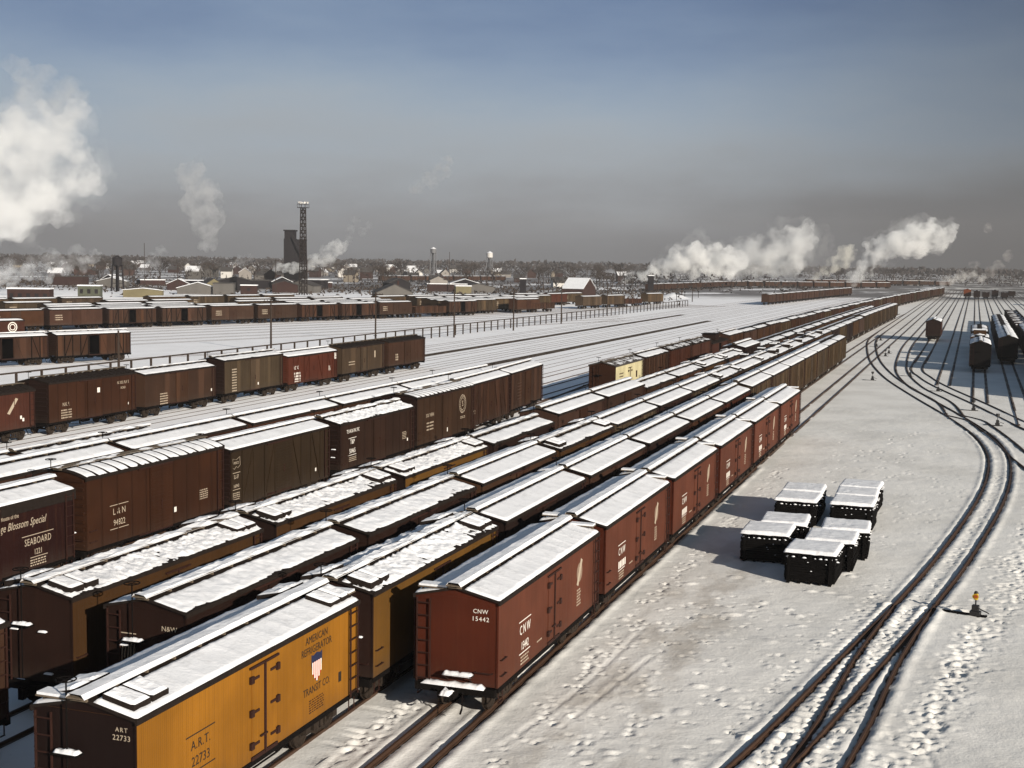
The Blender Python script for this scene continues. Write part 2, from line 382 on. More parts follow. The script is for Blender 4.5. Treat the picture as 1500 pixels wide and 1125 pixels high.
def ladder_mesh(s,end):
    mb=MB(); h=s['W']/2; l=s['L']/2; zs,ze=s['zs'],s['ze']; n=6
    if not end:      # at the far end of the sunlit side (and, turned round, at the near end of the other side)
        for dy in(.12,.62): mb.box(h+.07,h+.11,l-dy-.025,l-dy+.025,zs-.05,ze-.12,0)
        for i in range(n+1): z=zs+.1+(ze-zs-.35)*i/n; mb.bar((h+.11,l-.1,z),(h+.11,l-.64,z),.03,.03,0)
    else:            # at the left of each end
        for xx in(h-.08,h-.52): mb.box(xx-.02,xx+.02,l+.07,l+.11,zs-.05,ze-.1,0)
        for i in range(n+1): z=zs+.1+(ze-zs-.35)*i/n; mb.bar((h-.06,l+.11,z),(h-.54,l+.11,z),.03,.03,0)
    return mb.mesh('ladder')
def grab_mesh(s,end):
    mb=MB(); h=s['W']/2; l=s['L']/2
    if end: mb.bar((-h+.15,l+.1,0),(-h+.75,l+.1,0),.03,.03,0); [mb.bar((-h+q,l,0),(-h+q,l+.1,0),.03,.03,0) for q in(.17,.73)]
    else: mb.bar((h+.08,-l+.12,0),(h+.08,-l+.6,0),.03,.03,0); [mb.bar((h,-l+q,0),(h+.08,-l+q,0),.03,.03,0) for q in(.14,.58)]
    return mb.mesh('grab_iron')
def step_mesh(s):
    mb=MB()
    for dy in(-.18,.18): mb.bar((0,dy,0),(0,dy,-.36),.04,.02,0)
    mb.bar((0,-.2,-.36),(0,.2,-.36),.06,.02,0); return mb.mesh('sill_step')
def brake_mesh(s):
    mb=MB(); l=s['L']/2; x=-.35; y=-l-.2
    mb.cyl((x,y,s['zs']+.1),(x,y,s['zr']+.45),.02,6,0)
    mb.ring((x,y,s['zr']+.45),(0,0,1),.23,.018,16,5,0)
    for a in(0,PI/2): mb.bar((x-.22*math.cos(a),y-.22*math.sin(a),s['zr']+.45),(x+.22*math.cos(a),y+.22*math.sin(a),s['zr']+.45),.025,.015,0)
    mb.box(x-.35,x+.35,y-.12,y+.14,s['ze']-1.0,s['ze']-.95,0)
    return mb.mesh('brake_wheel')
def brake_low_mesh(s):
    mb=MB(); l=s['L']/2; x=.12; y=-l-.18
    mb.box(x-.5,x+.5,y-.14,y+.16,s['zs']+.3,s['zs']+.35,0)
    for xx in(-.4,.4): mb.bar((x+xx,y-.1,s['zs']+.3),(x+xx,-l,s['zs']+.1),.04,.04,0)
    return mb.mesh('brake_step')
def snow_lumps(car,s,low,seed):
    """small heaps of snow caught on the steps, sills and rungs of the near end"""
    l=s['L']/2; r=random.Random(seed)
    def lump(x0,x1,y0,y1,z,h,sd):
        mb=MB(); nu,nv=18,5; x=np.linspace(x0,x1,nu); y=np.linspace(y0,y1,nv); X,Y=np.meshgrid(x,y,indexing='ij')
        e=np.clip(np.minimum(np.minimum((X-x0),(x1-X))/.06,np.minimum(Y-y0,y1-Y)/.05),0,1)**.5
        t=h*(1+.9*fbm(X*6+sd,Y*6,sd)); mb.grid(np.stack([X,Y,z+np.where(e<=0,-.02,t*e)],-1)); obj('ledge_snow',mb.mesh('ledge_snow',smooth=True),[M['snow']],car)
    if low:
        lump(-.36,.6,-l-.33,-l-.02,s['zs']+.35,.07,3); lump(-1.1,1.0,-l-.27,-l+.0,s['zs']-.02,.09,5); lump(-.22,.12,-l-.95,-l-.4,.9,.09,8)
    else:
        lump(-.68,-.02,-l-.32,-l-.06,s['ze']-.95,.07,3)
        for k in range(3): x=r.uniform(-1,.8); z=s['zs']+r.choice((.3,.8,1.3,1.6)); lump(x,x+.3,-l-.12,-l+.01,z,.03,k)
def hatch_mesh(s,opened,sx):
    """one ice hatch: a pair of covers lying on the roof slope, or one cover propped up"""
    mb=MB(); x=sx*.82
    if opened:
        mb.box(x-.4,x+.4,-.4,.4,roof_z(s,x)-.05,roof_z(s,x)+.42,0); mb.box(x-.42,x+.42,-.42,.42,roof_z(s,x)+.422,roof_z(s,x)+.52,1); return mb.mesh('ice_hatch')
    for k in(-1,1):
        y0=k*.36; P=[(x-.42,y0-.33),(x+.42,y0-.33),(x+.42,y0+.33),(x-.42,y0+.33)]
        vs=[(px,py,roof_z(s,px)) for px,py in P]+[(px,py,roof_z(s,px)+.2) for px,py in P]
        mb.add(vs,[(0,3,2,1),(4,5,6,7),(0,1,5,4),(1,2,6,5),(2,3,7,6),(3,0,4,7)],0)
        X,Y=np.meshgrid(np.linspace(x-.41,x+.41,10),np.linspace(y0-.32,y0+.32,10),indexing='ij'); e=np.clip(np.minimum(.41-abs(X-x),.32-abs(Y-y0))/.1,0,1)**.5
        mb.grid(np.stack([X,Y,np.vectorize(lambda t:roof_z(s,t))(X)+.2+np.where(e<=0,-.005,e*(.06+.05*fbm(X*4+k,Y*4,7)))],-1),1)
    return mb.mesh('ice_hatch')
def under_mesh(s):
    mb=MB(); l=s['L']/2; h=s['W']/2
    mb.box(-.35,.35,-l+.02,l-.02,.62,s['zs']-.17,0)
    for sy in(-1,1):
        mb.box(-h+.05,h-.05,min(sy*(l-.02),sy*(l+.16)),max(sy*(l-.02),sy*(l+.16)),.72,s['zs']-.03,0)
        mb.box(-.14,.14,min(sy*(l+.16),sy*(l+.62)),max(sy*(l+.16),sy*(l+.62)),.66,.9,0)
        mb.box(-.16,.02,min(sy*(l+.5),sy*(l+.66)),max(sy*(l+.5),sy*(l+.66)),.58,.95,0)
        mb.bar((.3,sy*(l+.2),.8),(.36,sy*(l+.42),.35),.045,.045,0); mb.bar((.36,sy*(l+.42),.36),(.33,sy*(l+.5),.2),.045,.045,0)
    for sx in(-1,1):
        mb.bar((sx*1.0,-l+1.2,.82),(sx*1.0,-1.4,.48),.04,.04,0); mb.bar((sx*1.0,-1.42,.48),(sx*1.0,1.42,.48),.04,.04,0); mb.bar((sx*1.0,1.4,.48),(sx*1.0,l-1.2,.82),.04,.04,0)
        for y in(-1.4,1.4): mb.box(sx*1.0-.05,sx*1.0+.05,y-.06,y+.06,.5,s['zs']-.17,0)
    for y in(-3,-1.4,1.4,3): mb.box(-h+.1,h-.1,y-.08,y+.08,.74,s['zs']-.17,0)
    mb.cyl((.55,-.5,.66),(.55,.3,.66),.17,8,0); mb.box(-1.0,-.5,1.9,2.4,.45,s['zs']-.17,0)
    return mb.mesh('underframe')
def truck_mesh(lod):
    mb=MB()
    for sx in(-1,1):
        x=sx*.98
        mb.bar((x,-.84,.62),(x,-.3,.78),.12,.1,0); mb.bar((x,-.31,.78),(x,.31,.78),.12,.1,0); mb.bar((x,.3,.78),(x,.84,.62),.12,.1,0)
        mb.bar((x,-.84,.5),(x,-.3,.3),.1,.08,0); mb.bar((x,-.31,.3),(x,.31,.3),.1,.1,0); mb.bar((x,.3,.3),(x,.84,.5),.1,.08,0)
        if lod<2:
            for y in(-.34,.34): mb.box(x-.06,x+.06,y-.05,y+.05,.34,.75,0)
            for y in(-.14,.14): mb.cyl((x,y,.36),(x,y,.7),.08,7,0)
        for y in(-.84,.84): mb.box(x-.1,x+.12 if sx>0 else x+.1,y-.13,y+.13,.42,.68,0)
    mb.box(-1.0,1.0,-.16,.16,.55,.74,0)
    if lod==2:
        for y in(-.84,.84):
            for sx in(-1,1): mb.cyl((sx*.68,y,.42),(sx*.82,y,.42),.42,8,0)
    return mb.mesh('truck')
def wheels_mesh(lod):
    mb=MB(); n=20 if lod==0 else 12
    for sx in(-1,1):
        mb.cyl((sx*.70,0,.42),(sx*.83,0,.42),.42,n,0); mb.cyl((sx*.68,0,.42),(sx*.715,0,.42),.45,n,0)
        mb.ring((sx*.835,0,.42),(1,0,0),.36,.035,n,4,0); mb.cyl((sx*.82,0,.42),(sx*.87,0,.42),.13,8,0)
    mb.cyl((-.7,0,.42),(.7,0,.42),.07,8,0)
    return mb.mesh('wheelset')
def build_car(name,x,y,rz,label,cat,group,sideM,end=None,roof=None,doorM=None,seed=0,snowm=None,vis_left=True,**kw):
    s=dict(SPEC); s.update(kw); lod=s['lod']; hd=M['hard']
    end=M[end] if end else M[sideM]; sm=M[sideM]; dm=M[doorM] if doorM else sm; rf=M[roof or 'roof']; sn=M[snowm or 'snow']
    car=empty(name,(x,y,0),rz); tag(car,label,cat,group)
    key=tuple(s[k] for k in('L','W','zs','ze','zr','side','door','rooft','lod','dh'))
    rk=tuple(s[k] for k in('L','W','ze','zr','rooft','fascia','lod'))+(s['snow'],)
    obj('body',cached(('b',)+key,lambda:body_mesh(s)),[sm,end,M['black'] if s['side'] in('boards','steel') or s['door']=='open' else dm],car)
    obj('roof',cached(('r',)+rk,lambda:roof_mesh(s)),[rf],car)
    if s['snow']!='bare': obj('roof_snow',cached(('s',s['run'],seed%3)+rk,lambda:snow_mesh(s,seed%3)),[sn],car)
    if s['run'] and lod<2: obj('running_board',cached(('w',seed%3,s['corner'])+rk,lambda:run_mesh(s,seed%3)),[M['wood'],sn],car)
    if s['door']!='none' and lod<2:
        for k in range(2 if lod==0 else 1): o=obj('door',cached(('d',)+key,lambda:door_mesh(s)),[dm,hd],car); o.rotation_euler=(0,0,PI*k)
    elif lod==2 and s['door'] in('wood','ribbed','open'): obj('door',cached(('d',)+key,lambda:door_mesh(s)),[dm,hd],car)
    if s['ladder'] and lod<2:
        for k in range(2):
            for e_ in(0,1):
                if lod==1 and k==1 and e_==0: continue
                o=obj('ladder',cached(('l',e_)+key,lambda:ladder_mesh(s,e_)),[hd],car); o.rotation_euler=(0,0,PI*k)
        if lod==0:
            for z in(s['zs']+.35,s['zs']+.85): o=obj('grab_iron',cached(('gi',0)+key,lambda:grab_mesh(s,0)),[hd],car); o.location=(0,0,z)
            o=obj('grab_iron',cached(('gi',1)+key,lambda:grab_mesh(s,1)),[hd],car); o.location=(0,0,s['zs']+.45); o.rotation_euler=(0,0,PI)
            for sx in(-1,1):
                for sy in(-1,1): o=obj('sill_step',cached(('ss',),lambda:step_mesh(s)),[hd],car); o.location=(sx*(s['W']/2-.03),sy*(s['L']/2-.32),s['zs']-.15)
    if lod<2 and s['brake']=='staff': obj('brake_wheel',cached(('k',)+key,lambda:brake_mesh(s)),[M['black']],car)
    if lod==0 and s['brake']=='low': obj('brake_step',cached(('kl',)+key,lambda:brake_low_mesh(s)),[hd],car)
    if lod==0: snow_lumps(car,s,s['brake']=='low',seed+int(y))
    if s['hatch'] and lod<2:
        for sy in(-1,1):
            for sx in(-1,1):
                op=s['hatch']=='open' and (sx*sy>0 or seed%2==0)
                o=obj('ice_hatch',cached(('h',op,sx)+rk,lambda:hatch_mesh(s,op,sx)),[rf,sn],car); o.location=(0,sy*(s['L']/2-.8),0)
    if lod<2: obj('underframe',cached(('u',s['L'],s['W'],s['zs']),lambda:under_mesh(s)),[M['black']],car)
    for sy in(-1,1):
        t=obj('truck',cached(('t',lod),lambda:truck_mesh(lod)),[M['steel']],car); t.location=(0,sy*(s['L']/2-1.75),0)
        if lod<2:
            for q in(-.84,.84):
                w=obj('wheelset',cached(('wh',lod),lambda:wheels_mesh(lod)),[M['steel']],t); w.location=(0,q,0)
    return car
def gondola(name,x,y,rz,label,cat,group,side,lod=2,seed=0,ze=2.6,L=11.6,load='snow'):
    car=empty(name,(x,y,0),rz); tag(car,label,cat,group); h=1.45; l=L/2
    def mk():
        mb=MB(); zs=.95
        mb.box(-h,h,-l,l,zs,zs+.12,0)
        for sx in(-1,1):
            mb.box(sx*h-.06 if sx>0 else -h,h if sx>0 else -h+.06,-l,l,zs+.122,ze,0)
            for i in range(9):
                y=-l+.1+(L-.2)*i/8; mb.box(sx*h if sx>0 else -h-.1,h+.1 if sx>0 else -h,y-.05,y+.05,zs-.05,ze-.04,0)
            mb.box(sx*h-.08 if sx>0 else -h-.12,h+.12 if sx>0 else -h+.08,-l,l,ze+.002,ze+.08,0)
        for sy in(-1,1): mb.box(-h+.062,h-.062,min(sy*l,sy*(l-.06)),max(sy*l,sy*(l-.06)),zs+.122,ze,0)
        return mb.mesh('body')
    obj('body',cached(('gb',ze,L),mk),[M[side]],car)
    def ld():
        mb=MB(); X,Y=np.meshgrid(np.linspace(-h+.07,h-.07,8),np.linspace(-l+.07,l-.07,30),indexing='ij')
        Z=ze-.35+.5*fbm(X*.9+seed,Y*.9,seed); mb.grid(np.stack([X,Y,Z],-1)); return mb.mesh('load',True)
    obj('snow_load' if load=='snow' else 'coal_load',cached(('gl',ze,L,seed%2),ld),[M['snow2'] if load=='snow' else M['black']],car)
    for sy in(-1,1):
        t=obj('truck',cached(('t',lod),lambda:truck_mesh(lod)),[M['steel']],car); t.location=(0,sy*(l-1.75),0)
        if lod<2:
            for q in(-.84,.84):
                w=obj('wheelset',cached(('wh',lod),lambda:wheels_mesh(lod)),[M['steel']],t); w.location=(0,q,0)
    return car
def ordn(n):
    return f"{n}{'th' if 10<=n%100<=20 else {1:'st',2:'nd',3:'rd'}.get(n%10,'th')}"
# ------------------------------------------------------------------ tracks and ground
GZ=-.10                                     # snow surface beside the rails
def spline(pts,step=1.5):
    P=[np.array(p,float) for p in pts]; P=[2*P[0]-P[1]]+P+[2*P[-1]-P[-2]]; out=[]
    for i in range(1,len(P)-2):
        n=max(2,int(np.hypot(*(P[i+1]-P[i]))/step))
        for k in range(n):
            t=k/n; a,b,c,d=P[i-1:i+3]
            out.append(.5*((2*b)+(c-a)*t+(2*a-5*b+4*c-d)*t*t+(3*b-a-3*c+d)*t**3))
    out.append(P[-2]); return np.array(out)
def offset(pl,d):
    t=np.gradient(pl,axis=0); t/=np.linalg.norm(t,axis=1)[:,None]; return pl+np.stack([t[:,1],-t[:,0]],-1)*d
LADDER=[(-18.75,300),(-18.2,265),(-16.2,235),(-13.4,204.5),(-9.7,177),(-5.4,154),(-1.4,134.5),(1.1,120.4),(2.2,108.5),(2.15,96.8),(1.3,83.8),(-.45,67.6),(-1.9,57)]
L_A=[(-1.9,57),(-3.05,50),(-4.3,42),(-5.2,36.8),(-6.6,30),(-9.2,20),(-13,8),(-17,-4)]
L_B=[(-1.9,57),(-2.75,49),(-3.25,42),(-3.75,36.8),(-4.5,30),(-5.9,20),(-7.8,8),(-9.9,-4)]
L_C=[(-1.6,135),G(1425,614),G(1440,622),G(1470,645),G(1500,672),G(1530,694)]
L_D=[(-7.2,235),G(1343,538),G(1356,552),G(1380,566),G(1438,592),G(1500,622),G(1540,640)]
NEARR=[]                                     # rails that get a groove in the snow
tracks=[]
def track(pl,strip=.3,stripm='cinder',groove=False,railw=.07,name='railway_track',gap=0.):
    pl=np.array(pl,float); o=None
    root=empty(name,(float(pl[0][0]),float(pl[0][1]),0)); root['kind']='structure'
    zg=-.034 if pl[0][0]<-52 else GZ
    for sd in(-1,1):
        r=offset(pl,sd*.755)-pl[0]
        mb=MB(); n=len(r); t=np.gradient(r,axis=0); t/=np.linalg.norm(t,axis=1)[:,None]; nn=np.stack([t[:,1],-t[:,0]],-1)
        prof=[(-railw/2,-.02),(-.012,-.035),(-.012,-.12),(-.065,-.13),(-.065,-.17),(.065,-.17),(.065,-.13),(.012,-.12),(.012,-.035),(railw/2,-.02),(railw/2,0),(-railw/2,0)] if groove else [(-railw/2,-.15),(railw/2,-.15),(railw/2,0),(-railw/2,0)]
        k=len(prof); vs=[(r[i,0]+nn[i,0]*a,r[i,1]+nn[i,1]*a,z) for i in range(n) for a,z in prof]
        mb.add(vs,[(i*k+j,i*k+(j+1)%k,(i+1)*k+(j+1)%k,(i+1)*k+j) for i in range(n-1) for j in range(k)])
        mb.add(vs[:k],[tuple(range(k))]); 
        obj('rail',mb.mesh('rail'),[M['rust']],root)
        if strip and not groove:
            mb=MB(); a=r-nn*strip/2; b=r+nn*strip/2
            vs=[(p[0],p[1],zg+.006) for q in zip(a,b) for p in q]; mb.add(vs,[(2*i,2*i+1,2*i+3,2*i+2) for i in range(n-1)])
            obj('cinder_strip',mb.mesh('cinder_strip',fix=False),[M[stripm]],root)
        if groove: NEARR.append(r+pl[0])
    return root
def strm(name,a,b,cut=.5,sc=(1.2,.25,1)):
    m,nt,out=new_mat(name); N=NT(nt); geo=N.n('NewGeometry').outputs['Position']
    f=N.noise(N.mapping(geo,sc),1.,5.,.65); N.l(N.bsdf(N.mix(N.ramp(f,cut-.14,cut+.14),a,b),.85,.1),out.inputs['Surface']); return m
M['cinder']=strm('cinders_in_snow',(.07,.055,.045),(.30,.27,.24))
M['faint']=strm('trodden_rail_line',(.42,.39,.36),(.78,.77,.76),.45)
M['melt']=strm('melted_brown_ballast',(.055,.04,.026),(.28,.24,.19),.62)
def straight(x,y0,y1,n=12,bend=0.,yb=200.):
    y=np.concatenate([np.linspace(y0,min(y1,y0+300),n),np.linspace(min(y1,y0+300),y1,n)[1:]]) if y1-y0>300 else np.linspace(y0,y1,n)
    return np.stack([x+bend*np.clip(y-yb,0,None)**2,y],-1)
XR={0:-14.75,1:-18.75,2:-22.75,3:-26.9,4:-30.8,5:-34.6,6:-38.2,7:-42.2,8:-46.2}
track(straight(XR[0],-10,95,70),groove=True)
track(straight(XR[0],95,900,16),.32)
track(straight(XR[1],-10,60,46),groove=True); track(straight(XR[1],60,900,16),.32)
for i in(2,3): track(straight(XR[i],-10,420,16,5e-5),.3)
track(straight(XR[4],15,130),.3)
track(straight(XR[5],100,760,24,5.5e-5,120),.3)
track(np.array([(-38.2,15),(-38.2,60),(-38.2,88),(-38.5,97),(-39.3,110),(-40.2,126),(-41.5,150),(-43.5,200),(-45,300),(-40,500)],float),.4,'cinder')
for x in(-42.2,-46.2,-50.2,-54.2): track(straight(x,15,620,16,2.2e-5),.10,'faint')
for x in(-58.1,-66,-69.05,-73,-80.4,-84.2): track(straight(x,40,700,16,1.2e-5),.10,'faint')
for x,y0,y1 in((-62.4,40,330),(-76.6,60,365)):
    t=track(straight(x,y0,700,16,1.2e-5),.10,'faint'); p=straight(x,y0,y1,14,1.2e-5); mb=MB()
    a=offset(p,-1.0)-p[0]; b=offset(p,1.0)-p[0]; vs=[(q[0],q[1],-.034+.010) for z in zip(a,b) for q in z]; mb.add(vs,[(2*i,2*i+1,2*i+3,2*i+2) for i in range(len(p)-1)])
    o=obj('bare_ballast',mb.mesh('bare_ballast',fix=False),[M['melt']],t)
# slanting yard beyond the fence
DB=np.array([.318,.948]); NB=np.array([.948,-.318]); B0=np.array([-161.9,203.4])
def bl(o,a,b): return [B0+NB*o+DB*t for t in np.linspace(a,b,10)]
for k,o in enumerate((6.,13.,20.,27.,34.,41.)):
    track(np.array(bl(o,-140 if k<6 else -150,180-k*9)),.10,'faint')
for o in(0,-4.3,-8.6,-12.9,-17.2): track(np.array(bl(o,-60,260)),.3,'cinder')
# right-hand yard, opening off the ladder
LD=spline(LADDER); L3=spline(L_D)
def join(pl,x):
    i=np.argmin(np.abs(pl[:,0]-x)); return float(pl[i][1])
track(np.array(bl(65.9,-90,12)),.10,'faint')
track(straight(-11.,300,900,12),.34); track(spline([(-11,300),(-11,255),G(1323,521),G(1321,543),G(1342,566),G(1383,588),(-.9,131)]),.34); track(straight(-7.2,join(LD,-6.6)+46,900,16),.34)
for x in(-3.1,1.1,5.1,9.2,13.3): track(np.array([(x+min(0,0),y) for y in np.linspace(join(L3,x)+2,900,24)]),.34)
for x in(17.4,21.5,25.6,29.7,33.8,38): track(straight(x,200,900,10),.34)
track(L3,.34); track(LD[:-40],.36); track(spline(L_C),.36)
track(LD[-41:],groove=True); track(spline(L_A,1.),groove=True); track(spline(L_B,1.),groove=True)
# ---- the snow field, one sheet out to the horizon
def axis(segs):
    out=[segs[0][0]]
    for a,b,st in segs: out+=list(np.linspace(a,b,max(2,int(round((b-a)/st))+1))[1:])
    return np.array(out)
gx=axis([(-9000,-2000,700),(-2000,-400,100),(-400,-100,20),(-100,-20,4),(-20,-17,.5),(-17,7,.1),(7,14,.28),(14,40,2),(40,300,30),(300,9000,900)])
gy=axis([(-60,20,8),(20,30,1),(30,34,.3),(34,72,.1),(72,130,.22),(130,210,.8),(210,600,15),(600,2500,60),(2500,14000,600)])
GX,GY=np.meshgrid(gx,gy,indexing='ij')
near=np.clip((75-np.abs(GY-70))/10,0,1)*np.clip((18-np.abs(GX+3))/3,0,1)
H=GZ+.066*np.clip((-48-GX)/3,0,1)+.05*fbm(GX*.22,GY*.22,1,3)*near+near*(.02*fbm(GX*1.3,GY*1.3,5,3)+.010*fbm(GX*4.5,GY*4.5,9,2))
# drifted ridges
def seg_d(px,py,pl):
    """distance to a polyline and position along it, for points near it"""
    best=np.full(px.shape,1e9); al=np.zeros(px.shape); acc=0; sgn=np.zeros(px.shape)
    for a,b in zip(pl[:-1],pl[1:]):
        d=b-a; L=np.hypot(*d); t=np.clip(((px-a[0])*d[0]+(py-a[1])*d[1])/L**2,0,1)
        qx=px-a[0]-t*d[0]; qy=py-a[1]-t*d[1]; ds=np.hypot(qx,qy); m=ds<best
        best=np.where(m,ds,best); al=np.where(m,acc+t*L,al); sgn=np.where(m,np.sign(d[1]*qx-d[0]*qy),sgn); acc+=L
    return best,al,sgn
ix=np.where((gx>-18)&(gx<8))[0]; iy=np.where((gy>22)&(gy<130))[0]
sub=np.ix_(ix,iy); SX,SY,SH=GX[sub],GY[sub],H[sub].copy()
ties=[]
stamp=np.zeros(SH.shape)
for r in NEARR:
    d,al,sg=seg_d(SX,SY,r[::2] if len(r)>30 else r)
    w=.19+.08*vnoise(al*2.3,d*0+r[0][0],3)+.04*vnoise(al*7,d*0,4)
    g=np.clip((w-d)/.1,0,1); stamp=np.maximum(stamp,g); bank=.04*np.exp(-((d-.38)/.14)**2)*(1+1.2*vnoise(al*1.7,sg*5.3,6))
    SH=SH*(1-g)+g*(-.165)+(bank*(1-g))
# tie ends showing through beside the right-hand rail of the near switch
for pl,side,a0,a1 in((spline(L_B,1.),1,.85,1.75),(spline(L_A,1.),0,-.6,.6)):
    d,al,sg=seg_d(SX,SY,pl); dd=d*sg
    m=np.clip((dd-a0)/.12,0,1)*np.clip((a1-dd)/.15,0,1)*(SY<58)
    SH+=m*.022*np.cos(2*PI*al/.56)*(1+.5*vnoise(al*.7,dd*3,12))
def dent(x,y,r,dp,ang,asp=1.8,rim=.35):
    i0,i1=np.searchsorted(gx[ix],[x-r*3,x+r*3]); j0,j1=np.searchsorted(gy[iy],[y-r*3,y+r*3])
    if i1<=i0 or j1<=j0: return
    X=SX[i0:i1,j0:j1]-x; Y=SY[i0:i1,j0:j1]-y; c,s=math.cos(ang),math.sin(ang); u=(X*c+Y*s)/asp; v=-X*s+Y*c; q=np.sqrt(u*u+v*v)/r
    SH[i0:i1,j0:j1]+=-dp*np.exp(-q**4)+dp*rim*np.exp(-((q-1.35)/.35)**2)
R=random.Random(5)
def trail(pts,n,spread,r=.13,dp=.036):
    P=spline(pts,.5)
    for _ in range(n):
        i=R.randrange(len(P)-1); t=P[i+1]-P[i]; a=math.atan2(t[1],t[0])+R.gauss(0,.35); w=R.gauss(0,spread)
        nx=-math.sin(a); ny=math.cos(a); dent(P[i][0]+nx*w,P[i][1]+ny*w,r*R.uniform(.7,1.2),dp*R.uniform(.5,1.2),a,R.uniform(1.3,2.2))
trail([(-2.0,36.5),(-1.2,41),(-.2,47),(.6,52),(1.4,58),(2.0,65),(3.2,74),(4.5,86)],700,.5,.12,.034)
trail([(-1.2,36.5),(-.7,42),(-.1,48),(.8,56)],260,.25)
trail([(2.4,60),(2.6,66),(4,75)],160,.2)
trail([(-1.5,57.2),(-.6,58),(.7,57)],60,.35)
for pl in(L_A,L_B): trail(pl[:4],170,.28,.09,.07)
trail(LADDER[-4:],110,.25,.09,.06)
trail([(-7.2,35),(-6.1,42),(-5,49),(-3.9,56),(-2.9,63)],110,.16,.08,.05)
trail([(-8.5,36),(-8,44),(-7.6,50),(-7.4,56)],60,2.2,.09,.05)
trail([(-11,36),(-10,46),(-9,56)],120,1.5,.10,.05)
trail([(-4,70),(-2,84),(-1,95)],110,2.2,.1,.04)
trail([(-9,75),(-6,95),(-5,120)],120,2.4,.12,.05)
trail([(-12.2,30),(-12.2,42),(-12.3,60),(-12.3,95)],240,.28,.09,.06)
trail([(-16.6,30),(-16.7,36),(-16.8,42)],120,.3,.1,.08)
for pts in([(-12.6,36),(-11.9,42),(-11.7,50)],[(-11.4,38),(-10.9,43),(-10.5,46.5)]):
    d,al,sg=seg_d(SX,SY,spline(pts,1.)); SH+=-.03*np.exp(-(d/.07)**2)*(vnoise(al*1.2,d*0,8)>-.2)+.012*np.exp(-((d-.2)/.09)**2)
for _ in range(70): 
    x,y=R.uniform(-13,-3),R.uniform(36,64); dent(x,y,R.uniform(.1,.25),-R.uniform(.02,.06),R.uniform(0,3),1.4,.2)
H[sub]=SH
CIN=np.zeros(H.shape); CIN[sub]=stamp
V=np.stack([GX,GY,H],-1).reshape(-1,3); nx,ny=len(gx),len(gy)
idx=np.arange(nx*ny).reshape(nx,ny); Q=np.stack([idx[:-1,:-1],idx[1:,:-1],idx[1:,1:],idx[:-1,1:]],-1).reshape(-1,4)
me=bpy.data.meshes.new('ground'); me.vertices.add(len(V)); me.vertices.foreach_set('co',V.ravel()); me.loops.add(Q.size); me.loops.foreach_set('vertex_index',Q.ravel().astype(np.int32)); me.polygons.add(len(Q)); me.polygons.foreach_set('loop_start',np.arange(0,Q.size,4,dtype=np.int32)); me.polygons.foreach_set('use_smooth',np.ones(len(Q),bool)); me.update()
at=me.attributes.new('cinder','FLOAT','POINT'); at.data.foreach_set('value',CIN.ravel().astype(np.float32))
m,nt,out=new_mat('trodden_snow'); N=NT(nt); pos=N.n('NewGeometry').outputs['Position']; sp=N.n('SeparateXYZ'); N.l(pos,sp.inputs[0])
n1=N.noise(pos,.16,5.,.6); n2=N.noise(pos,1.7,5.,.65); n3=N.noise(pos,9.,3.,.6)
clean=N.ramp(sp.outputs[0],-16.,-34.)
c=N.mix(N.ramp(n1,.35,.7),(.735,.72,.685),(.62,.605,.57)); c=N.mix(clean,c,N.mix(N.ramp(n1,.3,.75),(.90,.90,.91),(.82,.815,.82)))
# cinder dirt blown along the standing cars and round the ladder
near_r=N.math('MULTIPLY',N.ramp(N.math('ABSOLUTE',N.math('ADD',sp.outputs[0],10.4)),3.2,.6),N.ramp(N.math('ABSOLUTE',N.math('SUBTRACT',sp.outputs[1],47.)),36.,6.))
d=N.math('MULTIPLY',N.ramp(N.noise(N.mapping(pos,(.55,.22,1)),1.,6.,.65),.44,.66),near_r)
c=N.mix(N.math('MULTIPLY',d,.45),c,(.22,.175,.125))
spk=N.math('MULTIPLY',N.ramp(N.noise(pos,5.5,4.,.7),.64,.74),N.ramp(n1,.42,.62)); c=N.mix(N.math('MULTIPLY',spk,.6),c,(.16,.13,.10))
ca=N.n('Attribute',attribute_name='cinder'); c=N.mix(N.ramp(N.math('MULTIPLY_ADD',N.math('SUBTRACT',N.noise(pos,6.,4.,.7),.5),.9,ca.outputs['Fac']),.45,.85),c,(.035,.027,.02))
# old cinder ground and scrub showing far off, in and beyond the town
dist=N.math('ADD',N.math('MULTIPLY',sp.outputs[0],-.45),sp.outputs[1])
farm=N.math('MULTIPLY',N.ramp(dist,560.,680.),N.ramp(N.noise(N.mapping(pos,(.03,.012,1)),1.,6.,.65),.36,.5)); c=N.mix(N.math('MULTIPLY',farm,.92),c,(.085,.072,.064))
h=N.math('ADD',N.math('MULTIPLY',n2,.5),N.math('MULTIPLY',n3,.35))
b=N.n('Bump'); N.l(h,b.inputs['Height']); b.inputs['Distance'].default_value=.09; N.l(N.math('MULTIPLY_ADD',clean,-.36,.48),b.inputs['Strength'])
N.l(N.bsdf(c,.6,.1,b.outputs[0]),out.inputs['Surface'])
g=obj('ground',me,[m]); g['kind']='structure'
# ------------------------------------------------------------------ strings of cars
LN=11.32
def lod_for(d): return 0 if d<62 else 1 if d<175 else 2
def dist(x,y): return math.hypot(x,y)
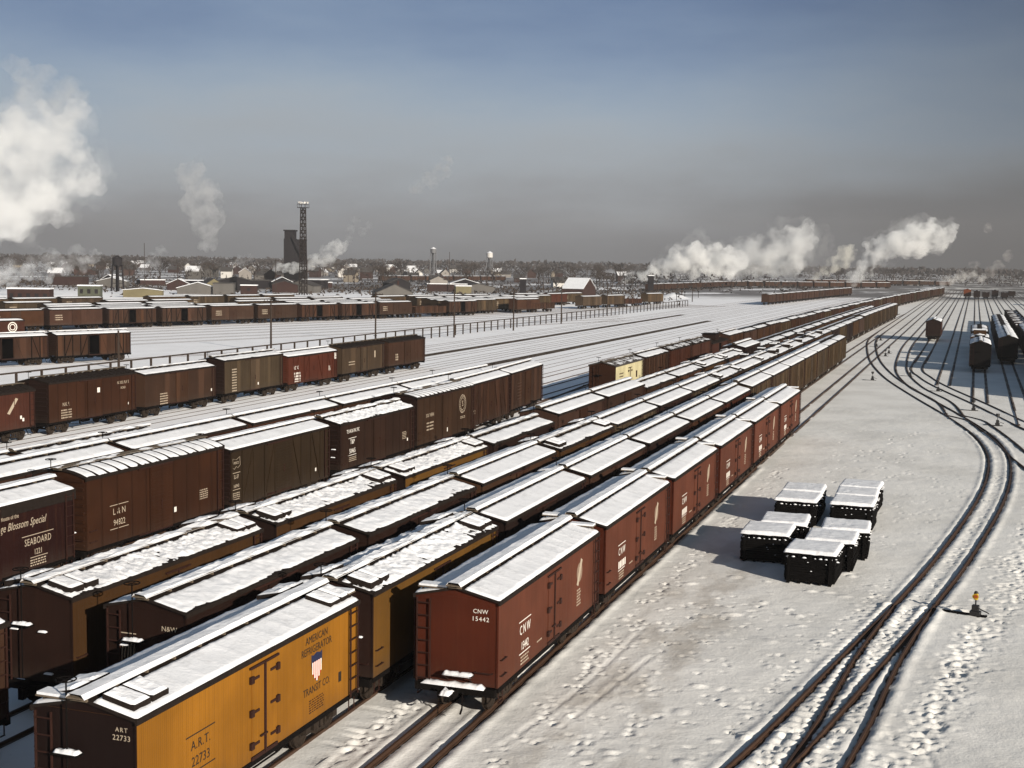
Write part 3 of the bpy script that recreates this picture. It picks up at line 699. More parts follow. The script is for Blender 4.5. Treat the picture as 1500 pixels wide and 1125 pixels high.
# --- nearest string: six oxide-red refrigerator cars
G0='red refrigerator cars coupled in the nearest string'
lab0=['red wooden refrigerator car numbered 15442, nearest of its string with snowy end sill exposed','red wooden refrigerator car coupled right behind the one numbered 15442',
 'red wooden refrigerator car opposite the front of the stack shadows, third of its string','red wooden refrigerator car opposite the back of the snow-capped stacks, fourth of its string',
 'red wooden refrigerator car beyond the board stacks, second from the far end of its string','red wooden refrigerator car at the far free end of the nearest red string']
for i in range(6):
    y=37.7+LN/2+12.6*i
    c=build_car('refrigerator_car',XR[0],y,0,lab0[i],'refrigerator car',G0,'cnw','cnw_end',seed=i,lod=lod_for(y),brake='low',corner=True)
    h=SPEC['W']/2; wm=M['white']
    letter(c,'C N W',-3.1,2.25,.44,wm,h,sx=.8); marks(c,[(-3.7,-2.5,2.54,2.57),(-3.65,-2.55,1.47,1.50)],wm,h,'stripe')
    if i==0: letter(c,'15442',-3.1,1.71,.38,wm,h,sx=.8); letter(c,'CNW',.78,3.36,.19,wm,-LN/2,face='end',space=1.1); letter(c,'15442',.78,3.12,.20,wm,-LN/2,face='end',space=1.2)
    else: marks(c,[(-3.6+.25*k,-3.45+.25*k,1.56,1.86) for k in range(5)],wm,h)
    marks(c,data_lines(-3.5,1.38,3,.8)+data_lines(-1.8,1.45,1,.6)+data_lines(2.9,2.1,6,.5),M['dimwhite'],h)
    # herald: a pale disc crossed by a slanted bar
    mb=MB(); n=24
    mb.add([(h+.004,3.2+.36*math.cos(t),2.72+.36*math.sin(t)) for t in[2*PI*k/n for k in range(n)]],[tuple(range(n))],0)
    mb.add([(h+.007,3.2+a,2.72+b) for a,b in((-.36,-.40),(-.14,-.50),(.36,.40),(.14,.50))],[(0,1,2,3)],1)
    obj('herald',mb.mesh('herald',fix=False),[M['faded'],M['dimwhite']],c)
# --- second string
G1='cars of the second string from the open yard'
def generic(i,tr,y,kinds,seq,where,group,bend=0.,yb=200,xoff=0.,rz=None):
    k=kinds[i%len(kinds)] if not isinstance(kinds,dict) else kinds[i]
    spec=dict(k); nm=spec.pop('nm','boxcar'); look=spec.pop('look'); side=spec.pop('sideM'); cat={'boxcar':'boxcar','refrigerator_car':'refrigerator car','caboose':'caboose'}[nm]
    b=bend*max(0,y-yb)**2; x=tr+b+xoff; ang=-math.atan(2*bend*max(0,y-yb)) if rz is None else rz
    spec.setdefault('lod',lod_for(dist(x,y)*.8 if dist(x,y)<75 else dist(x,y)))
    return build_car(nm,x,y,ang,f"{look}, {seq} {where}",cat,group,side,seed=i,**spec)
REEF=dict(nm='refrigerator_car',look='snow-roofed brown refrigerator car',sideM='brown',door='reefer',hatch=True,snow='mixed')
c=build_car('refrigerator_car',XR[1],24.7+LN/2,0,'orange-yellow refrigerator car with stars-and-stripes shield, nearest of all the cars','refrigerator car',G1,'art','art_end',lod=0,hatch=True,snow='smooth',seed=0,ze=3.78,zr=4.1,corner=True,dh=2.44)
h=SPEC['W']/2; bp=M['blackpaint']
letter(c,'AMERICAN',3.02,3.36,.31,bp,h,sx=.88); letter(c,'REFRIGERATOR',3.02,3.05,.31,bp,h,sx=.86); letter(c,'TRANSIT CO.',3.02,1.88,.31,bp,h,sx=.88)
letter(c,'A.R.T.',-3.05,2.36,.33,bp,h,sx=.95,space=1.1); letter(c,'22733',-3.05,1.95,.35,bp,h,sx=.95); marks(c,[(-3.7,-2.4,2.62,2.65),(-3.7,-2.4,1.69,1.72)],bp,h,'stripe')
letter(c,'ART',.98,3.47,.15,M['dimwhite'],-LN/2,face='end',space=1.3); letter(c,'22733',.98,3.28,.18,M['dimwhite'],-LN/2,face='end',space=1.1)
marks(c,data_lines(2.55,1.6,6,.9,.03,.07),M['hard'],h); marks(c,[(4.4,4.58,1.6,1.9)],bp,h,'route_card_board')
mb=MB()
def shield(x,pts,m): mb.add([(x,a,b) for a,b in pts],[tuple(range(len(pts)))],m)
y0,z0=3.02,2.48
out=[(-.33,.42),(-.2,.38),(0,.44),(.2,.38),(.33,.42),(.33,.1),(.26,-.12),(.14,-.3),(0,-.44),(-.14,-.3),(-.26,-.12),(-.33,.1)]
shield(h+.004,[(y0+a,z0+b) for a,b in out],0)
for k in range(9):
    a=-.28+k*.0622; bot=-.40+1.35*abs(a+.03)**1.25
    shield(h+.008,[(y0+a,z0+bot),(y0+a+.0622,z0+bot),(y0+a+.0622,z0+.18),(y0+a,z0+.18)],2 if k%2==0 else 1)
obj('shield_emblem',mb.mesh('shield_emblem',fix=False),[M['bluepaint'],M['redpaint'],M['shieldwhite']],c)
sec={1:dict(nm='refrigerator_car',look='dull yellow refrigerator car with dark eaves',sideM='fge',end='dark',door='reefer',hatch=True,snow='ragged'),
 2:dict(look='dark brown boxcar with a smooth full snow roof',sideM='dark',door='wood',snow='smooth'),3:dict(look='brown boxcar with a smooth full snow roof',sideM='brown',door='wood',snow='smooth'),
 4:dict(look='dark boxcar with a smooth snow roof',sideM='dark',door='wood',snow='smooth'),5:dict(look='dark brown boxcar with snow roof',sideM='brown',door='wood',snow='smooth'),
 6:dict(look='brown boxcar showing a red patch',sideM='red',side='braceN',door='wood',snow='smooth')}
for i in range(7,14): sec[i]=dict(look='weathered tan boxcar with dark posts along its side',sideM='tan',side='braceN',door='wood',snow='smooth',ze=3.9,zr=4.25)
for i in range(1,14):
    generic(i,XR[1],24.7+LN/2+12.5*i if i<13 else 24.7+LN/2+12.5*i,sec,ordn(i+1),'car of the second string',G1)
# --- third string
G2='cars of the third string from the open yard'
thr={}
for i in range(28):
    thr[i]=random.choice([dict(REEF,look='brown refrigerator car under an even snow roof'),dict(look='dark brown boxcar under an even snow roof',sideM='dark',door='wood',snow='smooth'),dict(look='brown boxcar under a snow roof',sideM='tan',side='braceN',door='wood',snow='smooth'),
      dict(look='rusty orange refrigerator car under a snow roof',nm='refrigerator_car',sideM='orange',door='reefer',snow='mixed',hatch=True)])
thr[0]=dict(look='dark brown boxcar with emblem on its shaded end',sideM='dark',door='wood',snow='mixed',lod=0)
thr[1]=dict(look='dark brown boxcar with rough snow along its roof walk',sideM='dark',door='wood',snow='mixed'); thr[2]=dict(look='dark brown boxcar with an even snow roof',sideM='brown',door='wood',snow='smooth')
for i in(9,10,11,13): thr[i]=dict(look='rusty orange refrigerator car with raised snowy hatches',nm='refrigerator_car',sideM='orange',door='reefer',snow='mixed',hatch='open',lod=1)
for i in range(20,28): thr[i]=dict(look='weathered tan boxcar with dark posts',sideM='tan',side='braceN',door='wood',snow='smooth',ze=3.95,zr=4.3)
for i in range(28):
    y=32.9+LN/2+12.45*i
    c=generic(i,XR[2],y,thr,ordn(i+1),'car of the third string',G2,5e-5)
    if i==0:
        marks(c,[(-.95,-.35,2.93,2.96),(-.95,-.35,1.95,1.98)],M['dimwhite'],-LN/2-.02,'stripe','end'); letter(c,'N&W',.8,3.2,.22,M['dimwhite'],-LN/2-.02,face='end')
        mb=MB()
        for k in range(5): a=-.85+k*.1; mb.bar((a,-LN/2-.03,2.1+.1*(k%2)),(a+.06,-LN/2-.03,2.8-.1*(k%3)),.01,.05,0,up=(0,1,0))
        obj('emblem',mb.mesh('emblem'),[M['dimwhite']],c)
# --- fourth string
G3='cars of the fourth string from the open yard'
fou={}
for i in range(26): fou[i]=random.choice([dict(REEF,look='brown refrigerator car with broken roof snow',snow='mixed'),dict(look='brown boxcar with roof snow',sideM='brown',door='wood',snow='mixed'),dict(look='dull orange refrigerator car with roof snow',nm='refrigerator_car',sideM='orange',door='reefer',snow='mixed',hatch=True)])
fou[0]=dict(nm='refrigerator_car',look='black-ended brown refrigerator car with coarse crusted roof snow',sideM='orange',end='dark',door='reefer',hatch=True,snow='ragged',snowm='snow2',lod=0,brake='staff')
fou[1]=dict(nm='refrigerator_car',look='rusty orange-brown refrigerator car with clumpy roof snow',sideM='orange',end='dark',door='reefer',hatch=True,snow='ragged',snowm='snow2',lod=0)
fou[2]=dict(nm='refrigerator_car',look='golden yellow refrigerator car with clumpy roof snow',sideM='fge',end='dark',door='reefer',hatch=True,snow='ragged',snowm='snow2',lod=0)
fou[3]=dict(look='dark brown boxcar with broken roof snow',sideM='dark',door='wood',snow='mixed')
for i in(4,5): fou[i]=dict(look='tall dark brown boxcar under full snow',sideM='brown',door='wood',snow='smooth',ze=4.15,zr=4.5)
fou[10]=dict(look='tall dark boxcar standing higher than its neighbours',sideM='dark',door='wood',snow='smooth',ze=4.3,zr=4.65)
for i in range(26): generic(i,XR[3],33.1+LN/2+12.55*i,fou,ordn(i+1),'car of the fourth string',G3,5e-5)
# the single car cut by the left edge of the picture
build_car('boxcar',XR[3],24.5,0,'rust-brown boxcar of which only one end corner shows at the left edge','boxcar',None,'patchy',lod=0,snow='mixed',door='wood',brake='staff')
# --- fifth string: the cream car and the cars behind it, swinging right in the distance
G5='cars of the long string led by the cream refrigerator car'
pal5=[dict(look='brown boxcar with posts along its side',sideM='patchy',side='braceN',door='wood',snow='mixed',ze=4.0,zr=4.35),dict(look='oxide red boxcar',sideM='red',side='steel',door='wood',snow='thin',ze=4.1,zr=4.4),dict(look='dark brown boxcar',sideM='dark',door='wood',snow='thin',ze=4.2,zr=4.5),
 dict(look='weathered brown boxcar',sideM='brown',door='wood',snow='mixed',ze=3.9,zr=4.25),dict(look='tan boxcar',sideM='tan',side='brace',door='wood',snow='smooth',ze=3.9,zr=4.25)]
for i in range(46):
    y=127.3+LN/2+12.6*i
    if i==0: k=dict(nm='refrigerator_car',look='cream-sided refrigerator car with brown end',sideM='cream',end='ln',door='reefer',snow='thin',roof='roofm',ze=3.95,zr=4.3)
    elif i==4: k=dict(nm='caboose',look='dark red caboose with an open doorway',sideM='red',door='open',snow='bare',ze=3.5,zr=3.8,lod=1)
    else: k=dict(pal5[(i*7+i*i)%5]) if i>3 else dict(pal5[(0,0,1,1)[i]])
    if i not in(4,): k=dict(k); k['lod']=1 if i<6 else 2
    c=generic(i,XR[5],y,{i:k},ordn(i+1),'car behind the cream one',G5,5.5e-5,120)
    if i==4:
        mb=MB(); mb.box(-.95,.95,-1.3,1.3,3.7,4.5,0); mb.box(-1.1,1.1,-1.45,1.45,4.501,4.58,1); obj('cupola',mb.mesh('cupola'),[M['dark'],M['roof']],c)
    if i==0:
        marks(c,data_lines(-4.2,3.1,5,1.6,.12,.3),M['hard'],h); marks(c,[(2.6,3.2,2.2,2.9)],M['hard'],h,'emblem')
# --- sixth string: the tall steel and braced boxcars
G6='boxcars of the tall string across the middle left'
sx6=[-38.2]*4+[-38.25,-39.3,-40.15]; ys=[36.6,48.85,60.95,73.9,86.0,98.3,110.6]; an=[0,0,0,0,.004,.05,.07]
S6=[dict(side='seaboard',snow='smooth',ze=3.95,zr=4.3,door='wood',lod=0,fascia=.45),dict(side='ln',snow='striped',ze=4.28,zr=4.6,door='ribbed',rooft='arch',lod=0),dict(side='frisco',snow='smooth',ze=3.96,zr=4.3,door='ribbed',lod=0),
    dict(side='tp',snow='ragged',ze=3.9,zr=4.25,door='wood',lod=0),dict(side='southern',snow='striped',ze=4.4,zr=4.65,door='wood',rooft='arch',lod=0),dict(side='patchy',snow='smooth',ze=4.25,zr=4.6,door='wood',lod=1),dict(side='patchy',snow='smooth',ze=4.25,zr=4.6,door='wood',lod=1)]
STY=['boards','steel','brace','steel','steel','braceN','steel']
L6=['maroon boxcar lettered Seaboard with a sloped dark roof edge','rust-brown steel boxcar numbered 94822 with striped roof snow and ribbed door','grey-brown braced boxcar lettered SL-SF with full roof snow','dark brown boxcar lettered Texas and Pacific, numbered 50465',
    'brown steel boxcar lettered Southern with a round white emblem and striped roof','brown braced boxcar with dark vertical posts behind the round-emblem boxcar','rust-brown boxcar with a dark gap below at the far end of the tall string']
for i in range(7):
    s=dict(S6[i]); sd=s.pop('side')
    c=build_car('boxcar',sx6[i],ys[i]+LN/2,an[i],L6[i],'boxcar',G6,sd,'ln' if i==1 else 'dark',seed=i,side=STY[i],**s)
    w=M['dimwhite']; W_=M['white']
    if i==0:
        letter(c,'SEABOARD',3.3,2.15,.42,w,h,sx=.75,space=1.1); letter(c,'1221',3.3,1.68,.34,w,h,sx=.8); marks(c,[(2.3,4.3,2.42,2.45),(2.8,3.9,1.46,1.49)],w,h,'stripe')
        letter(c,'Orange Blossom Special',2.0,3.0,.46,w,h,shear=.35,sx=.8); letter(c,'Route of the',1.6,3.4,.26,w,h,sx=.8); marks(c,data_lines(2.8,1.38,3,1.),w,h)
    if i==1: letter(c,'L & N',-3.3,2.42,.42,w,h,sx=.95); letter(c,'94822',-3.3,1.9,.40,w,h,sx=.9); marks(c,[(-4.0,-2.6,2.72,2.75),(-4.0,-2.6,1.62,1.65)],w,h,'stripe'); marks(c,data_lines(3.4,2.3,5,.8),w,h); marks(c,[(1.0,1.2,1.6,1.85)],W_,h+.1,'chalk_card')
    if i==2:
        letter(c,'SL-SF',-5.1,2.45,.30,w,h,sx=.75); letter(c,'160943',-5.1,1.95,.26,w,h,sx=.75); marks(c,[(-5.5,-4.7,2.66,2.69),(-5.5,-4.7,1.75,1.78)],w,h,'stripe'); letter(c,'FRISCO',-5.1,3.2,.2,w,h,sx=.8)
        mb=MB(); P=[(-5.5,3.0),(-5.45,3.45),(-5.1,3.38),(-4.75,3.5),(-4.7,3.05),(-4.95,2.92),(-5.1,3.02),(-5.3,2.88)]
        for a,b in zip(P,P[1:]+P[:1]): mb.bar((h+.005,*a),(h+.005,*b),.008,.03,0,up=(1,0,0))
        obj('emblem',mb.mesh('emblem'),[w],c); marks(c,data_lines(-5.45,1.6,4,.7),w,h); marks(c,[(3.9,4.05,1.45,1.65)],W_,h,'chalk_card')
    if i==3:
        letter(c,'TEXAS & PACIFIC',-3.9,3.3,.33,W_,h,sx=.72); letter(c,'T&P',-4.0,2.6,.42,W_,h,sx=.85); letter(c,'50465',-4.0,2.02,.42,W_,h,sx=.85); marks(c,[(-4.6,-3.4,2.84,2.87),(-4.6,-3.4,1.76,1.79)],W_,h,'stripe'); marks(c,data_lines(-4.5,1.65,3,1.1)+data_lines(3.8,2.3,5,.7),w,h); marks(c,[(4.6,4.75,1.6,1.8)],W_,h,'chalk_card')
    if i==4:
        letter(c,'SOUTHERN',-3.3,2.95,.36,w,h,sx=.8); marks(c,data_lines(-3.9,2.45,3,1.3,.1,.24),w,h); letter(c,'S',3.25,3.15,.6,w,h)
        for rr,wd in((.72,.05),(.48,.04)):
            mb=MB(); n=36
            for k in range(n):
                a,b=2*PI*k/n,2*PI*(k+1)/n; mb.add([(h+.005,3.25+q*math.cos(t),3.15+q*math.sin(t)) for q,t in((rr,a),(rr,b),(rr-wd,b),(rr-wd,a))],[(0,1,2,3)])
            obj('emblem',mb.mesh('emblem',fix=False),[w],c)
        mb=MB()
        for k in range(22):
            t=2*PI*k/22; mb.bar((h+.005,3.25+.54*math.cos(t),3.15+.54*math.sin(t)),(h+.005,3.25+.64*math.cos(t),3.15+.64*math.sin(t)),.008,.06,0,up=(1,0,0))
        obj('emblem',mb.mesh('emblem'),[w],c); marks(c,data_lines(2.8,2.2,2,1.),w,h); marks(c,[(-.2,-.05,1.4,1.7)],W_,h+.1,'chalk_card')
    if i==5: marks(c,data_lines(-4.9,2.1,2,.8,.1,.2),w,h)
    if i==6: marks(c,data_lines(-3.6,3.2,6,1.4,.1,.28),M['rust'],h)
# --- seventh and eighth strings, only their snow roofs showing behind the tall boxcars
for i in range(5): generic(i,XR[7],45.9+LN/2+12.15*i,[dict(look='snow-roofed boxcar hidden up to its eaves by the tall boxcars',sideM='brown',door='wood',snow='smooth',ze=4.15,zr=4.5,lod=1)],ordn(i+1),'car of its string','snow roofs just behind the tall boxcars')
generic(5,XR[7],108.3,[dict(look='snow-roofed boxcar behind the round-emblem boxcar',sideM='brown',door='wood',snow='smooth',ze=4.15,zr=4.5,lod=1)],'last','car of its string','snow roofs just behind the tall boxcars')
for i in range(3): generic(i,XR[8],61.2-12.4*i,[dict(look='low snow-roofed boxcar ending before the bare brown track',sideM='brown',door='wood',snow=('ragged','smooth','smooth')[i],ze=3.75,zr=4.05,lod=1)],ordn(i+1),'car back from the free end','low snow roofs next to the bare track')
# --- ninth string along the fence
G9='boxcars of the string in front of the fence'
N9=[(72.3,dict(sideM='red',snow='bare',ze=3.8,zr=4.15,door='wood',rooft='arch',side='steel'),'reddish boxcar with faded slanted emblem, cut by the left picture edge'),
 (85.3,dict(sideM='ln',snow='bare',ze=4.15,zr=4.5,door='wood',side='steel'),'dark-roofed brown boxcar lettered Nickel Plate Road with a white card on its door'),
 (98.0,dict(sideM='patchy',snow='mixed',ze=3.85,zr=4.2,door='wood'),'boxcar with one bright orange-red panel and a low snow roof'),
 (111.0,dict(sideM='tan',snow='mixed',ze=4.2,zr=4.5,door='wood',side='steel',end='dark'),'tan boxcar with a dark door and dotted snow roof, taller than its neighbours'),
 (123.5,dict(sideM='reading',snow='smooth',ze=3.8,zr=4.15,door='wood',side='brace'),'bright red braced boxcar with white initials and full roof snow'),
 (136.2,dict(sideM='tan',snow='bare',ze=4.0,zr=4.3,door='wood'),'plain tan-brown boxcar without roof snow in front of the fence'),
 (148.9,dict(sideM='brown',snow='bare',ze=4.0,zr=4.3,door='wood',side='steel'),'bare-roofed brown boxcar at the far free end of the fence string')]
for i,(y,k,lb) in enumerate(N9):
    k=dict(k); sd=k.pop('sideM'); k['lod']=1
    c=build_car('boxcar',-69.05,y+LN/2,0,lb,'boxcar',G9,sd,k.pop('end',None) or ('dark' if i in(1,3) else None),seed=i,**k); w=M['dimwhite']
    if i==0:
        mb=MB(); mb.add([(h+.008,3.2+a,2.75+b) for a,b in((-.62,-.5),(-.34,-.6),(.62,.5),(.34,.6))],[(0,1,2,3)]); obj('herald',mb.mesh('herald',fix=False),[w],c); marks(c,[(4.0,4.2,1.7,1.95),(4.25,4.45,1.5,1.75)],M['white'],h,'chalk_card')
    if i==1: letter(c,'NICKEL PLATE',3.9,3.45,.34,w,h,sx=.75); letter(c,'ROAD',3.9,3.0,.3,w,h,sx=.8); letter(c,'N.K.P.',-3.6,2.3,.42,w,h,sx=.8); marks(c,data_lines(-4.2,1.9,4,1.3,.1,.2),w,h); marks(c,[(.25,.6,2.9,3.3)],M['white'],h+.105,'chalk_card'); marks(c,[(4.5,4.65,1.5,1.7)],M['white'],h,'chalk_card')
    if i==2: marks(c,data_lines(-3.4,2.0,5,1.2,.1,.22),w,h); marks(c,[(4.9,5.1,1.5,1.75)],M['white'],h,'chalk_card')
    if i==3: marks(c,data_lines(-4.3,3.3,9,.9,.12,.26),w,h); marks(c,[(.4,.6,1.4,1.65)],M['white'],h+.105,'chalk_card')
    if i==4: letter(c,'RDG',-3.9,2.5,.5,M['white'],h,sx=1.1,space=1.2); marks(c,data_lines(-4.4,2.0,4,1.5,.2,.3)+data_lines(3.6,2.2,5,.6),M['white'],h); marks(c,[(4.9,5.3,2.9,3.6)],M['white'],h+.08,'route_card')
    if i==5: marks(c,data_lines(-4.0,2.3,2,1.6,.1,.3),w,h); marks(c,[(2.9,3.2,2.4,3.2)],w,h,'emblem')
    if i==6: marks(c,data_lines(-3.6,2.4,3,.8,.2,.3),w,h)
# --- slanting yard beyond the fence
angB=-math.atan2(DB[0],DB[1])
def brow(o,t0,t1,skip,where,group,pals,lod=2,pitch=12.6):
    n=0; t=t0
    while t<t1:
        n+=1
        if n not in skip:
            p=B0+NB*o+DB*t; k=dict(pals[(n*n+n)%len(pals)])
            if k.get('gon'): gondola('gondola_car',p[0],p[1],angB,f"low brown gondola car, {ordn(n)} from the left {where}",'gondola car',group,'patchy')
            else:
                sd=k.pop('sideM'); look=k.pop('look'); c=build_car('boxcar',p[0],p[1],angB,f"{look}, {ordn(n)} from the left {where}",'boxcar',group,sd,seed=n,lod=lod,**k)
                if k.get('door')!='open': marks(c,data_lines(-4.6,2.9,3,1.6,.18,.4),M['dimwhite'],h)
        t+=pitch
PB=[dict(look='open-doored brown boxcar',sideM='patchy',side='brace',door='open',snow='smooth'),dict(look='brown boxcar with braced side',sideM='tan',side='brace',door='wood',snow='smooth'),dict(look='rust-brown boxcar',sideM='brown',side='steel',door='wood',snow='smooth',ze=3.9,zr=4.2),dict(look='dull brown boxcar',sideM='tan',door='wood',snow='smooth')]
brow(65.9,-61.5,-36,(),'in the short string past the fence','short string just past the fence at the left',[PB[0],PB[1]],1)
p=B0+NB*29+DB*(-29); c=build_car('boxcar',p[0],p[1],angB,'reddish boxcar with a round white emblem at the left edge beyond the fence','boxcar',None,'red',lod=2,door='none',snow='smooth')
mb=MB(); n=30
for rr,wd in((.8,.14),(.5,.12)):
    for k in range(n):
        a,b=2*PI*k/n,2*PI*(k+1)/n; mb.add([(h+.006,3.6+q*math.cos(t),2.7+q*math.sin(t)) for q,t in((rr,a),(rr,b),(rr-wd,b),(rr-wd,a))],[(0,1,2,3)])
obj('emblem',mb.mesh('emblem',fix=False),[M['white']],c)
GB='brown boxcars standing in the yard beyond the fence'
brow(-.5,-6.5,128,(10,),'of the front string beyond the fence',GB,PB); p=B0+NB*(-.5)+DB*(-6.5+12.6*9); gondola('gondola_car',p[0],p[1],angB,'low brown gondola car in the front string beyond the fence','gondola car',GB,'patchy')
brow(-5.5,-30,140,(2,3,7,12),'of the second string beyond the fence',GB,PB[1:])
brow(-10,-40,150,(1,4,5,9,10,13),'of the third string beyond the fence',GB,PB[1:])
brow(-15,-10,170,(2,6,7,11),'of the fourth string beyond the fence',GB,PB[1:])
brow(-24,-30,190,(3,4,8,13),'of the fifth string beyond the fence',GB,PB[1:])
brow(-38,20,230,(2,5,9,14),'of the sixth string beyond the fence',GB,PB[1:])
brow(-60,-40,120,(2,3,9),'of the seventh string beyond the fence',GB,PB[1:])
for (a,b),lb,ty in(((790,457),'low gondola car left of the big white roof','g'),((862,452),'tan boxcar with its end lit below the big white roof','b'),((897,450),'dark brown boxcar right of the big white roof','b'),((922,449),'low rust gondola car near the end of the fence','g'),((955,446),'red-brown boxcar nearest the snow heap at the end of the fence','b'),((768,458),'brown boxcar left of the big white roof','b'),((812,447),'brown boxcar half hidden before the big white roof','b')):
    x,y=G(a,b,0.)
    if ty=='g': gondola('gondola_car',x,y,-.25,lb,'gondola car',GB,'patchy',ze=2.5)
    else: build_car('boxcar',x,y,-.25,lb,'boxcar',GB,random.choice(('tan','brown','red')),lod=2,door='wood',snow='smooth')
def frow(p0,p1,label,group,pals,nm='boxcar',kind=None):
    a=np.array(p0);b=np.array(p1); L=np.hypot(*(b-a)); d=(b-a)/L; ang=-math.atan2(d[0],d[1])
    for n in range(int(L/12.6)):
        q=a+d*(6.3+12.6*n); k=dict(pals[(n*n+n*3)%len(pals)]); sd=k.pop('sideM'); look=k.pop('look')
        build_car('boxcar',q[0],q[1],ang,label.format(ordn(n+1)),'boxcar',group,sd,seed=n,lod=2,**k)
PF=[dict(look='',sideM='brown',door='wood',snow='smooth'),dict(look='',sideM='brown',door='wood',snow='smooth'),dict(look='',sideM='patchy',side='steel',door='wood',snow='smooth'),dict(look='',sideM='dark',door='wood',snow='smooth',ze=4.0,zr=4.3)]
frow((-69.5,471),(-57,660),'brown boxcar, {} in the detached string standing in the open snow far off','boxcars of the detached string in the open snow',PF)
frow((-24,630),(-19,730),'brown boxcar, {} in the short cut of cars far right of the long string','short cut of far boxcars',PF)
frow((-152,640),(-134,925),'far brown boxcar, {} from the right end of the dim row below the white steam','far boxcars below the white steam',PF)
frow((-150,800),(-45,905),'far dim boxcar, {} from the left in the row under the small steam puffs','far boxcars under the small steam puffs',PF)
frow((-120,1010),(-15,1060),'far dim boxcar, {} from the left in the hindmost row under the steam','hindmost far boxcars',PF)
frow((-345,745),(-300,850),'far rust-red boxcar, {} from the left in the dim row left of the water towers','far boxcars left of the water towers',PF)
# --- right-hand yard
build_car('boxcar',-7.2,274,0,'dark red boxcar standing alone on its track with an arched snow roof','boxcar',None,'red','dark',lod=1,door='wood',snow='smooth',rooft='arch',zr=4.15,brake='low')
GR='dark cars at the right edge of the yard'
build_car('boxcar',1.1,197.5,0,'black-ended boxcar nearest in the shadowed cars at right, snow on its arched roof','boxcar',GR,'dark','black',lod=1,door='wood',snow='smooth',rooft='arch',zr=4.2)
tk=empty('tank_car',(1.1,210.5,0)); tag(tk,'dark tank car with a snow-topped dome behind the nearest black-ended boxcar','tank car',GR)
def tank(parent,L=9.6,m='black',endm=None,r=1.15):
    mb=MB(); mb.cyl((0,-L/2,2.3),(0,L/2,2.3),r,18,0); 
    for sy in(-1,1): mb.cyl((0,sy*L/2,2.3),(0,sy*(L/2+.25),2.3),r*.98,18,1,r2=r*.6)
    obj('tank',mb.mesh('tank'),[M[m],M[endm or m]],parent)
    mb=MB(); mb.cyl((0,0,3.3),(0,0,4.2),.75,14,0); mb.cyl((0,0,4.2),(0,0,4.32),.75,14,1,r2=.5); obj('dome',mb.mesh('dome'),[M[m],M['snow']],parent)
    mb=MB(); mb.box(-1.35,1.35,-L/2-.8,L/2+.8,.8,1.1,0); obj('underframe',mb.mesh('underframe'),[M['black']],parent)
    for sy in(-1,1):
        t=obj('truck',cached(('t',2),lambda:truck_mesh(2)),[M['steel']],parent); t.location=(0,sy*(L/2-.8),0)
    for sy in(-1,1):
        mb=MB(); X,Y=np.meshgrid(np.linspace(-.8,.8,9),np.linspace(sy*1.0,sy*(L/2-.2),12),indexing='ij'); mb.grid(np.stack([X,Y,2.3+np.sqrt(r*r-X*X)+.05*np.clip(1-(X/.78)**2,-.5,1)],-1)); obj('snow_cover',mb.mesh('snow_cover',True),[M['snow']],parent)
tank(tk)
build_car('caboose',1.1,224,0,'small red-brown caboose with snow on its cupola behind the tank car','caboose',GR,'red','orange',lod=1,door='none',snow='smooth',L=8.5,ze=3.4,zr=3.7)
mb=MB(); mb.box(-.95,.95,-1.2,1.2,3.6,4.4,0); mb.box(-1.1,1.1,-1.35,1.35,4.401,4.5,1); obj('cupola',mb.mesh('cupola'),[M['orange'],M['snow']],bpy.data.objects[[o.name for o in bpy.data.objects if o.name.startswith('caboose')][-1]])
for i in range(8): build_car('boxcar',5.1,216+12.6*i,0,'dark boxcar with humped roof snow right of the tank car' if i==0 else f"dark boxcar with roof snow, {ordn(i+1)} of the column right of the tank car",'boxcar',GR,'dark','black',lod=1 if i<3 else 2,door='wood',snow='mixed',rooft='arch',zr=4.2,seed=i)
for i in range(2): build_car('boxcar',1.1,237+12.6*i,0,f"dark boxcar, {('first','second')[i]} behind the small caboose in the shadowed column",'boxcar',GR,'dark','black',lod=2,door='wood',snow='mixed',seed=i)
for i in range(9): gondola('gondola_car',9.2,268+12.4*i,0,f"black gondola car with snow-dusted coal, {ordn(i+1)} from the near end at the right edge",'gondola car',GR,'dark',lod=2,ze=3.3,seed=i)
for i in range(8): build_car('boxcar',9.2,168+12.6*i,0,f"dark boxcar at the right picture edge, {ordn(i+1)} from the near end",'boxcar',GR,'dark','black',lod=2,door='wood',snow='mixed',seed=i,ze=3.95,zr=4.3)
for i in range(4): build_car('boxcar',13.4,158+12.6*i,0,f"dark boxcar just past the right picture edge, {ordn(i+1)} from the near end",'boxcar',GR,'dark','black',lod=2,door='wood',snow='smooth',ze=3.95,zr=4.3)
cb=build_car('caboose',-3.1,650,0,'bright orange caboose far up the middle of the right-hand yard','caboose',None,'orangecab','orangecab',lod=2,door='none',snow='smooth',L=8.5,W=3.2,ze=4.2,zr=4.6)
GFR='dim far cars across the head of the right-hand yard'
for i,(x,y) in enumerate([(1,640),(5,655),(9.2,670),(13.3,660),(26,560),(30,575),(34,570),(38,590),(42,580),(17.4,700)]):
    gondola('gondola_car',x,y,0,f"dim black gondola car, {ordn(i+1)} across the head of the right-hand yard",'gondola car',GFR,'dark',ze=3.0) if i%2 else build_car('boxcar',x,y,0,f"dim dark boxcar, {ordn(i+1)} across the head of the right-hand yard",'boxcar',GFR,'dark',lod=2,door='none',snow='thin')
rt=random.Random(21)
